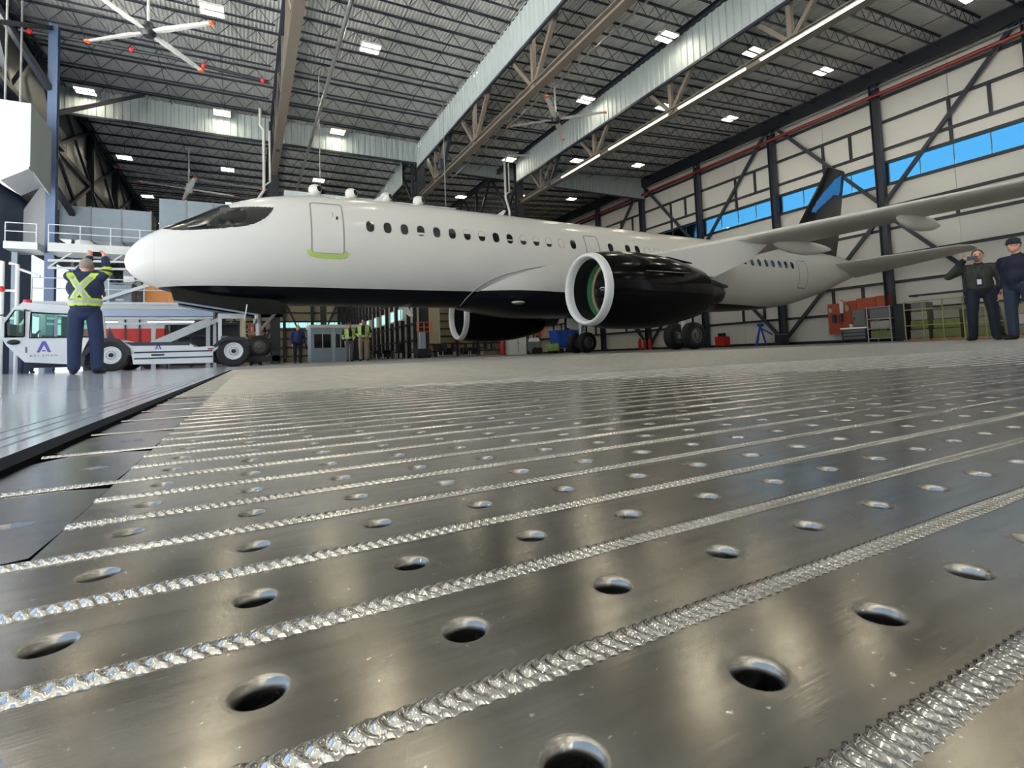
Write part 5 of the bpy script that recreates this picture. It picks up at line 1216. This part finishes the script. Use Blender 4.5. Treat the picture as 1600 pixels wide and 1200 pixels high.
for y in (17.2, 16.2, 15.2, 14.2, 13.2, 12.2): MB().box(37.0, 37.06, y-.03, y+.03, 0, 2.45).build('post', 'barrier_yellow', bg_); MB().box(36.8, 37.3, y-.05, y+.05, 0, .05).build('foot', 'rail_grey', bg_)
for z in (2.4, 1.9, .9): MB().box(37.0, 37.05, 12.2, 17.2, z, z+.06).build('rail', 'barrier_yellow', bg_)
for i, (y0, y1, z, h, mm) in enumerate(((16.2, 17.0, .1, 1.9, 'wrap'), (14.6, 16.0, .08, 1.1, 'green_goods'), (14.7, 15.9, 1.2, .8, 'wrap'), (12.8, 14.4, .08, 1.3, 'green_goods'), (13.0, 14.2, 1.4, .6, 'wrap'))):
    pass
def pallet(label, y0, y1, mats):
    t = thing('wrapped_pallet', label, 'pallet', (38, (y0+y1)/2, 0), 'pallets behind the yellow barrier')
    MB().box(37.4, 38.6, y0, y1, 0, .12).build('pallet_base', 'plywood', t); z = .12
    for k, mm in enumerate(mats): MB().box(37.45+.04*k, 38.55-.04*k, y0+.05+.03*k, y1-.05-.03*k, z+.01, z+.56).build('carton_layer', mm, t, bevel=.04); z += .57
pallet('film wrapped pallet behind the yellow barrier, nearest the dark bin', 16.1, 17.2, ['wrap', 'green_goods', 'wrap', 'cabinet'])
pallet('green film wrapped pallet behind the middle of the yellow barrier', 14.5, 16.0, ['green_goods', 'green_goods', 'wrap'])
pallet('green topped pallet behind the barrier, beside the man photographing', 12.9, 14.4, ['green_goods', 'wrap', 'wrap'])
pallet('white wrapped pallet seen between the two men at the right', 11.2, 12.6, ['wrap', 'wall_white', 'wall_tan'])
o = MB().box(38.6, 38.75, 14.0, 17.6, 2.85, 2.97).box(38.75, 39.5, 17.5, 17.6, 2.85, 2.95).box(38.75, 39.5, 14.0, 14.1, 2.85, 2.95).build('bracket_rail', 'steel_black'); tag(o, 'dark rail on brackets above the yellow barrier', 'rail')
# ------------------------------------------------------------------ people
mk('skin', rgb(214, 160, 136), 0.5, var=0.05)
mk('hair_grey', rgb(150, 136, 126), 0.8); mk('hair_brown', rgb(70, 50, 38), 0.8); mk('hair_dark', rgb(40, 34, 32), 0.8)
mk('jacket_navy', rgb(30, 42, 78), 0.8); mk('trouser_navy', rgb(34, 48, 86), 0.85); mk('cloth_black', rgb(22, 24, 32), 0.85)
mk('jacket_olive', rgb(58, 60, 54), 0.85); mk('trouser_dark', rgb(24, 28, 42), 0.85); mk('sweater_navy', rgb(22, 28, 50), 0.85); mk('jeans', rgb(40, 52, 70), 0.85)
mk('khaki', rgb(160, 138, 108), 0.85); mk('trouser_grey', rgb(120, 118, 120), 0.85); mk('shoe', rgb(20, 20, 22), 0.6)
mk('hivis', rgb(205, 235, 80), 0.6, emit=0); mk('silver', rgb(190, 194, 196), 0.35); mk('vest_orange', rgb(240, 90, 40), 0.6); mk('parka_blue', rgb(34, 44, 96), 0.8)
mk('eye', rgb(40, 30, 26), 0.2); mk('lip', rgb(170, 100, 90), 0.5); mk('cap', rgb(22, 26, 44), 0.8); mk('helmet', rgb(40, 40, 46), 0.4); mk('phone', rgb(30, 36, 36), 0.2); mk('lens', rgb(8, 8, 10), 0.05)
class Fig:
    def __init__(s): s.p = []
    def cap(s, a, b, ra, rb, reg): s.p.append(('c', Vector(a), Vector(b), ra, rb, reg)); return s
    def ell(s, c, r, reg): s.p.append(('e', Vector(c), Vector(r), 0, 0, reg)); return s
def figmesh(f, vox, smooth_it):
    mb = MB()
    for t, a, b, ra, rb, reg in f.p:
        if t == 'c':
            d = b-a; L = max(d.length, 1e-4); n = 12; pts = []; rs = []
            dn = d/L
            for k in range(4): u = math.sin(PI/2*k/4); pts.append(a-dn*ra*math.cos(PI/2*k/4)); rs.append(max(ra*u, ra*.06))
            for k in range(5): u = k/4; pts.append(a+d*u); rs.append(ra+(rb-ra)*u)
            for k in range(3, -1, -1): u = math.sin(PI/2*k/4); pts.append(b+dn*rb*math.cos(PI/2*k/4)); rs.append(max(rb*u, rb*.06))
            mb.tube(pts, rs, n)
        else: mb.sphere(a, tuple(b), 20, 14)
    me = bpy.data.meshes.new('tmp'); me.from_pydata(mb.v, [], mb.f)
    o = bpy.data.objects.new('tmp', me); COL.objects.link(o)
    r = o.modifiers.new('r', 'REMESH'); r.mode = 'VOXEL'; r.voxel_size = vox
    sm = o.modifiers.new('s', 'SMOOTH'); sm.iterations = smooth_it; sm.factor = 0.5
    dg = bpy.context.evaluated_depsgraph_get(); out_ = bpy.data.meshes.new_from_object(o.evaluated_get(dg))
    bpy.data.objects.remove(o); return out_
def sdf(f, P):
    D = []
    for t, a, b, ra, rb, reg in f.p:
        A = np.array(a); B = np.array(b)
        if t == 'c':
            d = B-A; u = np.clip(((P-A)@d)/max(d@d, 1e-9), 0, 1); D.append(np.linalg.norm(P-A-u[:, None]*d, axis=1)-(ra+(rb-ra)*u))
        else:
            q = (P-A)/B; k = np.linalg.norm(q, axis=1); D.append((k-1)*B.min())
    return np.array(D)
def person(label, loc, rz, f, cloth, stripes=(), vox=0.012, sm=3, group=None, extra=None):
    """cloth: region -> (part name, material, offset)"""
    t = thing('person', label, 'person', (loc[0], loc[1], loc[2]+.004), group); t.rotation_euler = (0, 0, rz)
    me = figmesh(f, vox, sm); me.name = 'body'; me.materials.append(MT['skin'])
    me.polygons.foreach_set('use_smooth', [True]*len(me.polygons))
    o = bpy.data.objects.new('body', me); COL.objects.link(o); o.parent = t
    n = len(me.vertices); V = np.zeros(n*3, np.float32); me.vertices.foreach_get('co', V); V = V.reshape(-1, 3)
    N = np.zeros(n*3, np.float32); me.vertices.foreach_get('normal', N); N = N.reshape(-1, 3)
    nf = len(me.polygons); F = [tuple(p_.vertices) for p_ in me.polygons]
    Cn = np.array([V[list(q)].mean(0) for q in F])
    regs = [p_[5] for p_ in f.p]; R_ = np.array(regs, object)[np.argmin(sdf(f, Cn), 0)]
    def extract(mask, name, mat_, off, parent):
        ids = np.nonzero(mask)[0]
        if not len(ids): return None
        used = sorted({v for i in ids for v in F[i]}); mp = {v: k for k, v in enumerate(used)}
        W_ = V[used]+N[used]*off
        m2 = bpy.data.meshes.new(name); m2.from_pydata(W_.tolist(), [], [tuple(mp[v] for v in F[i]) for i in ids]); m2.materials.append(MT[mat_])
        m2.polygons.foreach_set('use_smooth', [True]*len(m2.polygons)); m2.update()
        q = bpy.data.objects.new(name, m2); COL.objects.link(q); q.parent = parent; return q
    parts = {}
    for reg, (name, mat_, off) in cloth.items(): parts[reg] = extract(R_ == reg, name, mat_, off, t)
    for name, mat_, fn, off, reg in stripes:
        mk_ = (R_ == reg) if isinstance(reg, str) else np.isin(R_, reg)
        mask = mk_ & np.array([bool(fn(*c)) for c in Cn])
        host = parts.get(reg if isinstance(reg, str) else reg[0])
        extract(mask, name, mat_, off, host or t)
    if extra: extra(t)
    return t
def hand(f, wrist, d, side_, spread=0.0, curl=0.5, up=(0, 0, 1)):
    """palm and five separate fingers from the wrist along d; side_ points to the thumb"""
    w_ = Vector(wrist); d = Vector(d).normalized(); s_ = Vector(side_); s_ = (s_-d*s_.dot(d)).normalized(); nrm = d.cross(s_)
    f.cap(w_, w_+d*.075, .026, .030, 'skin').cap(w_+d*.03+s_*.015, w_+d*.085+s_*.022, .018, .016, 'skin').cap(w_+d*.03-s_*.015, w_+d*.08-s_*.024, .018, .015, 'skin')
    for k, L in enumerate((.070, .080, .075, .058)):
        o = w_+d*.085+s_*(.028-.019*k); k1 = o+d*L*.5+nrm*curl*.012; k2 = k1+(d*(1-curl)+nrm*curl).normalized()*L*.5
        f.cap(o, k1, .0105, .0098, 'skin').cap(k1, k2, .0098, .008, 'skin')
    a = w_+d*.02+s_*.026; b = a+(d*.6+s_*.8)*.045; f.cap(a, b, .013, .0115, 'skin').cap(b, b+(d*.9+s_*.1+nrm*curl*.5)*.04, .0115, .009, 'skin')
def figure(h=1.78, bulk=1.0, hips=None, feet=((-.12, -.02), (.12, 0)), knees=None, armR=None, armL=None, head=(0, -.02, 0), headdir=(0, -1), lean=0.0, top='top', bottom='bottom', cuff=1.0, toes=((-.15, -1), (.15, -1)), hairreg='hair', sleeve='top', belly=0.0, bald=False, legs=None, shz=1.42, shw=.205):
    k = h/1.78; f = Fig(); b = bulk; lb = legs or bulk
    ly = lambda z: -lean*max(0, z-1.0)
    P_ = lambda x, y, z: Vector((x*k, (y+ly(z))*k, z*k))
    f.ell(P_(0, .01, .98), (.175*lb*k, .135*lb*k, .15*k), bottom)
    f.ell(P_(0, 0, 1.12), (.170*b*k, (.135*b+belly)*k, .19*k), top); f.ell(P_(0, 0, 1.32), (.190*b*k, (.135*b+belly*.4)*k, .19*k), top)
    f.cap(P_(0, 0, 1.05), P_(0, .0, 1.34), .150*b*k, .150*b*k, top); f.cap(P_(-.15*b, .005, shz+.01), P_(.15*b, .005, shz+.01), .078*k, .078*k, top); f.cap(P_(0, .01, 1.40), P_(0, .01, 1.50), .085*k, .07*k, top)
    f.cap(P_(0, .005, 1.48), P_(head[0]*.6, .0+head[1]*.5, 1.58), .056*k, .054*k, 'skin')
    for i, s_ in enumerate((-1, 1)):
        hx = P_(s_*.10*lb, .0, .93); fx, fy = feet[i]; an = Vector((fx*k, fy*k+.03, .10*k))
        kn = Vector(knees[i])*k if knees else (hx+an)/2+Vector((s_*.01, -.02, .03))
        f.cap(hx, kn, .098*lb*k, .074*lb*k*cuff, bottom); f.cap(kn, an+Vector((0, 0, -.0)), .072*lb*k*cuff, .060*lb*k*cuff, bottom)
        tx, ty = toes[i]; td = Vector((tx, ty, 0)).normalized()
        f.cap((an.x-td.x*.03, an.y-td.y*.03, .045*k), (an.x+td.x*.16*k, an.y+td.y*.16*k, .036*k), .046*k, .040*k, 'shoeR' if i else 'shoeL')
        f.cap((an.x, an.y, .06*k), (an.x, an.y, .10*k), .045*k, .045*k, 'shoeR' if i else 'shoeL')
        arm = (armR, armL)[i]; sh_ = P_(s_*shw*b, .01, shz)
        if arm is None: arm = ((s_*(.27*b), .03, 1.13), (s_*(.27*b), -.05, .88))
        e_, w_ = Vector(arm[0])*k, Vector(arm[1])*k
        f.cap(sh_, e_, .068*b*k, .054*b*k, sleeve); f.cap(e_, w_, .053*b*k, .042*b*k, sleeve)
        hd = (w_-e_).normalized(); thumb = Vector(arm[2]) if len(arm) > 2 else Vector((0, -1, .1)); cu = arm[3] if len(arm) > 3 else .45
        hdir = Vector(arm[4]) if len(arm) > 4 else hd
        hand(f, w_+hdir*.012, hdir, thumb, curl=cu)
    # head
    hc = P_(head[0], -.025+head[1], 1.665); dx, dy = Vector(headdir).normalized(); fw = Vector((dx, dy, 0)); rt = Vector((-dy, dx, 0))
    f.ell(hc, (.082*k if abs(dy) > .5 else .098*k, .098*k if abs(dy) > .5 else .082*k, .118*k), 'skin')
    f.ell(hc+fw*.035*k+Vector((0, 0, -.055*k)), (.060*k, .060*k, .062*k), 'skin')
    f.cap(hc+fw*.092*k+Vector((0, 0, .012*k)), hc+fw*.110*k+Vector((0, 0, -.022*k)), .011*k, .016*k, 'skin')
    for s_ in (-1, 1): f.cap(hc+rt*s_*.082*k+Vector((0, 0, .018*k)), hc+rt*s_*.085*k+Vector((0, 0, -.024*k)), .017*k, .013*k, 'skin')
    if not bald:
        f.ell(hc-fw*.018*k+Vector((0, 0, .028*k)), (.090*k if abs(dy) > .5 else .098*k, .098*k if abs(dy) > .5 else .090*k, .104*k), hairreg)
    f.hc, f.fw, f.rt, f.k = hc, fw, rt, k
    return f
def face(f):
    def fn(t):
        for s_ in (-1, 1): MB().sphere(f.hc+f.fw*.083*f.k+f.rt*s_*.034*f.k+Vector((0, 0, .005*f.k)), .011*f.k, 8, 6).build('eye', 'eye', t, local=True, smooth=True)
        MB().sphere(f.hc+f.fw*.094*f.k+Vector((0, 0, -.066*f.k)), (.024*f.k, .012*f.k, .007*f.k), 8, 6).build('mouth', 'lip', t, local=True, smooth=True)
        for s_ in (-1, 1): MB().sphere(f.hc+f.fw*.086*f.k+f.rt*s_*.034*f.k+Vector((0, 0, .027*f.k)), (.02*f.k, .010*f.k, .006*f.k), 8, 4).build('eyebrow', 'hair_dark', t, local=True)
    return fn
STD = lambda tp, tm, bm_, hair, tn='jacket': {'top': (tn, tm, .004), 'bottom': ('trousers', bm_, .002), 'shoeL': ('shoe', 'shoe', .002), 'shoeR': ('shoe', 'shoe', .002), 'hair': ('hair', hair, .002)}
# man at the left, seen from behind, both arms raised to a phone overhead
f1 = figure(1.80, 1.24, feet=((-.16, .0), (.115, .02)), toes=((-.35, -1), (.3, -1)), cuff=1.22, legs=1.05, shz=1.49, shw=.135, armR=((-.23, -.20, 1.62), (-.185, -.28, 1.83), (0.2, -.2, .3), .6, (0.25, -.15, .9)), armL=((.15, -.25, 1.57), (.02, -.29, 1.83), (-.2, -.2, .3), .6, (-.05, -.15, .95)), head=(.0, -.04, .0))
yel = lambda x, z, s_: abs((x-.03)-s_*(z-1.30)*.62)
back = lambda y: y > -.02
S1 = [('reflective_band', 'hivis', lambda x, y, z: 1.05 < z < 1.165, .007, 'top'), ('reflective_core', 'silver', lambda x, y, z: 1.082 < z < 1.133, .009, 'top'),
      ('reflective_cross', 'hivis', lambda x, y, z: back(y) and 1.13 < z < 1.56 and min(yel(x, z, 1), yel(x, z, -1)) < .052 and abs(x) < .21, .007, 'top'),
      ('reflective_cross_core', 'silver', lambda x, y, z: back(y) and 1.15 < z < 1.50 and min(yel(x, z, 1), yel(x, z, -1)) < .024 and abs(x) < .2, .009, 'top'),
      ('sleeve_band', 'hivis', lambda x, y, z: x < -.15 and y < .0 and (1.56 < z < 1.615 or 1.655 < z < 1.71), .007, 'top')]
p1_ = person('person in navy jacket with yellow cross stripes, seen from behind holding a phone overhead', (-2.23, 10.1, 0), PI, f1, STD('top', 'jacket_navy', 'trouser_navy', 'hair_grey'), S1, vox=.010)
def held_phone(label, c, rz, w_=.16, h=.078):
    t = thing('phone', label, 'phone', c); t.rotation_euler = (0, 0, rz)
    MB().box(-w_/2, w_/2, -.005, .005, -h/2, h/2).build('case', 'phone', t, local=True, bevel=.003)
    MB().box(-w_/2+.005, w_/2-.005, .0052, .006, -h/2+.005, h/2-.005).build('screen', 'cloth_black', t, local=True)
    MB().lathe([(-.008, 0), (-.008, .011), (-.004, .011)], (-w_/2+.022, 0, h/2-.02), 'y', 10).build('lens', 'lens', t, local=True); return t
held_phone('dark phone held up by the worker in the cross striped jacket', (-2.23+.08, 10.1+.34, 1.945), PI)
# man in dark blue parka
f2 = figure(1.76, 1.15, feet=((-.13, .02), (.10, -.02)), armR=((-.29, .03, 1.14), (-.27, -.05, .92)), armL=((.29, .03, 1.14), (.27, -.05, .93)), headdir=(-.25, -1))
person('person in dark blue parka standing alone under the front fuselage', (2.12, 25.7, 0), 0.15, f2, STD('top', 'parka_blue', 'trouser_dark', 'hair_grey', 'parka'), vox=.014, extra=face(f2))
# two in hi-vis vests
def vest(off=.006):
    return [('hivis_vest', 'hivis', lambda x, y, z: 1.02 < z < 1.5 and (abs(x) > .075 or y > 0 or z < 1.12) and abs(x) < .24, off, 'top'),
            ('vest_band', 'silver', lambda x, y, z: (1.06 < z < 1.11) or (.12 < abs(x) < .165 and 1.11 < z < 1.48 and y < .1), off+.003, 'top'),
            ('sleeve_band', 'hivis', lambda x, y, z: abs(x) > .25 and (1.0 < z < 1.07 or 1.14 < z < 1.2), off, 'top')]
f3 = figure(1.74, 1.12, feet=((-.1, -.02), (.1, .02)), headdir=(.5, -1), armR=((-.28, .06, 1.14), (-.24, -.06, .94)), armL=((.27, .06, 1.15), (.16, -.14, 1.02)))
person('person in hi-vis vest and grey trousers, left one of the pair by the office', (4.12, 23.9, 0), 0.2, f3, STD('top', 'cloth_black', 'trouser_grey', 'hair_brown'), vest(), vox=.014, extra=face(f3))
f4 = figure(1.80, 1.12, feet=((-.12, -.04), (.14, .06)), headdir=(-.6, -1), armR=((-.28, .04, 1.16), (-.16, -.18, 1.05)), armL=((.28, .06, 1.15), (.24, .0, .93)))
person('person in hi-vis vest and khaki trousers, right one of the pair by the office', (4.50, 22.6, 0), -0.3, f4, STD('top', 'cloth_black', 'khaki', 'hair_dark'), vest(), vox=.014, extra=face(f4))
# orange vest behind the nose gear
f5 = figure(1.68, 1.15, feet=((-.14, 0), (.14, 0)), lean=.18, armR=((-.30, -.08, 1.16), (-.2, -.28, 1.0)), armL=((.30, -.08, 1.16), (.2, -.28, 1.0)))
person('person in orange and yellow safety vest working behind the nose wheel', (.28, 19.75, 0), 0.05, f5, STD('top', 'cloth_black', 'trouser_dark', 'hair_dark'),
       [('safety_vest', 'vest_orange', lambda x, y, z: .98 < z < 1.48 and abs(x) < .24 and abs(x) > .05, .006, 'top'), ('vest_band', 'hivis', lambda x, y, z: (1.04 < z < 1.14) and abs(x) < .24, .009, 'top'), ('vest_core', 'silver', lambda x, y, z: (1.07 < z < 1.11) or (.1 < abs(x) < .14 and 1.14 < z < 1.45), .011, 'top')], vox=.014, extra=face(f5))
# man at the right photographing towards the camera
f6 = figure(1.80, 1.2, feet=((-.16, -.02), (.17, .0)), toes=((-.5, -1), (.25, -1)), headdir=(0, -1), cuff=1.02, armR=((-.46, -.06, 1.30), (-.22, -.28, 1.56), (.1, 0, 1), .55, (.75, -.3, .5)), armL=((.30, .05, 1.15), (.27, -.02, .9)))
def ex6(t):
    face(f6)(t)
    l_ = MB().tube([(-.05, -.15, 1.46), (-.02, -.185, 1.3), (-.01, -.19, 1.22), (.0, -.185, 1.3), (.06, -.15, 1.46)], .007, 5).build('lanyard', 'cloth_black', t, local=True)
    b_ = MB().box(-.055, .04, -.200, -.19, 1.07, 1.24).build('badge_holder', 'cloth_black', t, local=True); MB().box(-.04, .025, -.204, -.2, 1.10, 1.2).build('badge', 'white_paint', b_, local=True)
person('person in dark olive jacket with badge, photographing with a raised phone', (13.0, 4.68, 0), -1.22, f6, STD('top', 'jacket_olive', 'trouser_dark', 'hair_brown'), [('waistband', 'cloth_black', lambda x, y, z: z < 1.03, .008, 'top'), ('collar', 'cloth_black', lambda x, y, z: z > 1.5, .006, 'top')], vox=.010, extra=ex6)
c6, s6 = math.cos(-1.22), math.sin(-1.22); q = Vector((-.08, -.38, 1.615))
held_phone('dark phone held before the face of the man in the olive jacket', (13.0+q.x*c6-q.y*s6, 4.68+q.x*s6+q.y*c6, q.z), -1.22)
# man in cap at the right edge
f7 = figure(1.84, 1.22, feet=((-.12, -.08), (.12, .14)), headdir=(0, -1), belly=.05, armR=((-.27, .06, 1.16), (-.24, -.02, .93)), armL=((.28, .07, 1.16), (.26, -.05, .93)))
def ex7(t):
    face(f7)(t); k = f7.k; hc = f7.hc
    c_ = MB().lathe([(.022*k, .106*k), (.07*k, .107*k), (.115*k, .092*k), (.145*k, .055*k), (.155*k, .0)], hc+Vector((0, .008, 0)), 'z', 24).build('cap', 'cap', t, smooth=True, local=True)
    MB().prism([(-.07, -.09), (-.06, -.165), (.0, -.185), (.06, -.165), (.07, -.09)], hc.z+.036, hc.z+.046, 'z').build('cap_peak', 'cap', c_, local=True)
    MB().box(.1055, .112, -.03, .03, hc.z+.055, hc.z+.07).build('cap_mark', 'silver', c_, local=True)
    MB().tube([(-.085, -.06, hc.z+.005), (-.06, -.115, hc.z+.0), (.06, -.115, hc.z+.0), (.085, -.06, hc.z+.005)], .006, 5).build('spectacles', 'cloth_black', t, local=True)
person('person in dark cap, navy sweater and jeans at the right edge, side view', (12.62, 3.98, 0), -PI/2-.35, f7, STD('top', 'sweater_navy', 'jeans', 'hair_grey', 'sweater'), vox=.010, extra=ex7)
# legs beyond the tug cab, and the pilot
f8 = figure(1.75, 1.1, feet=((-.14, .05), (.13, -.1)))
person('person standing outside beyond the tug cab, only dark trouser legs showing', (-7.6, 26.4, 0), 0.6, f8, STD('top', 'jacket_navy', 'trouser_navy', 'hair_dark'), vox=.016, extra=face(f8))
f9 = figure(1.72, 1.0, feet=((-.12, -.45), (.12, -.45)), knees=((-.12, -.42, .62), (.12, -.42, .62)), armR=((-.26, -.1, 1.15), (-.2, -.35, 1.1)), armL=((.26, -.1, 1.15), (.2, -.35, 1.1)))
person('person seated in the cockpit, face seen through the side window', (-.42, 18.0, 2.86), -PI/2, f9, STD('top', 'wall_white', 'trouser_dark', 'hair_brown', 'shirt'), vox=.014, extra=face(f9))
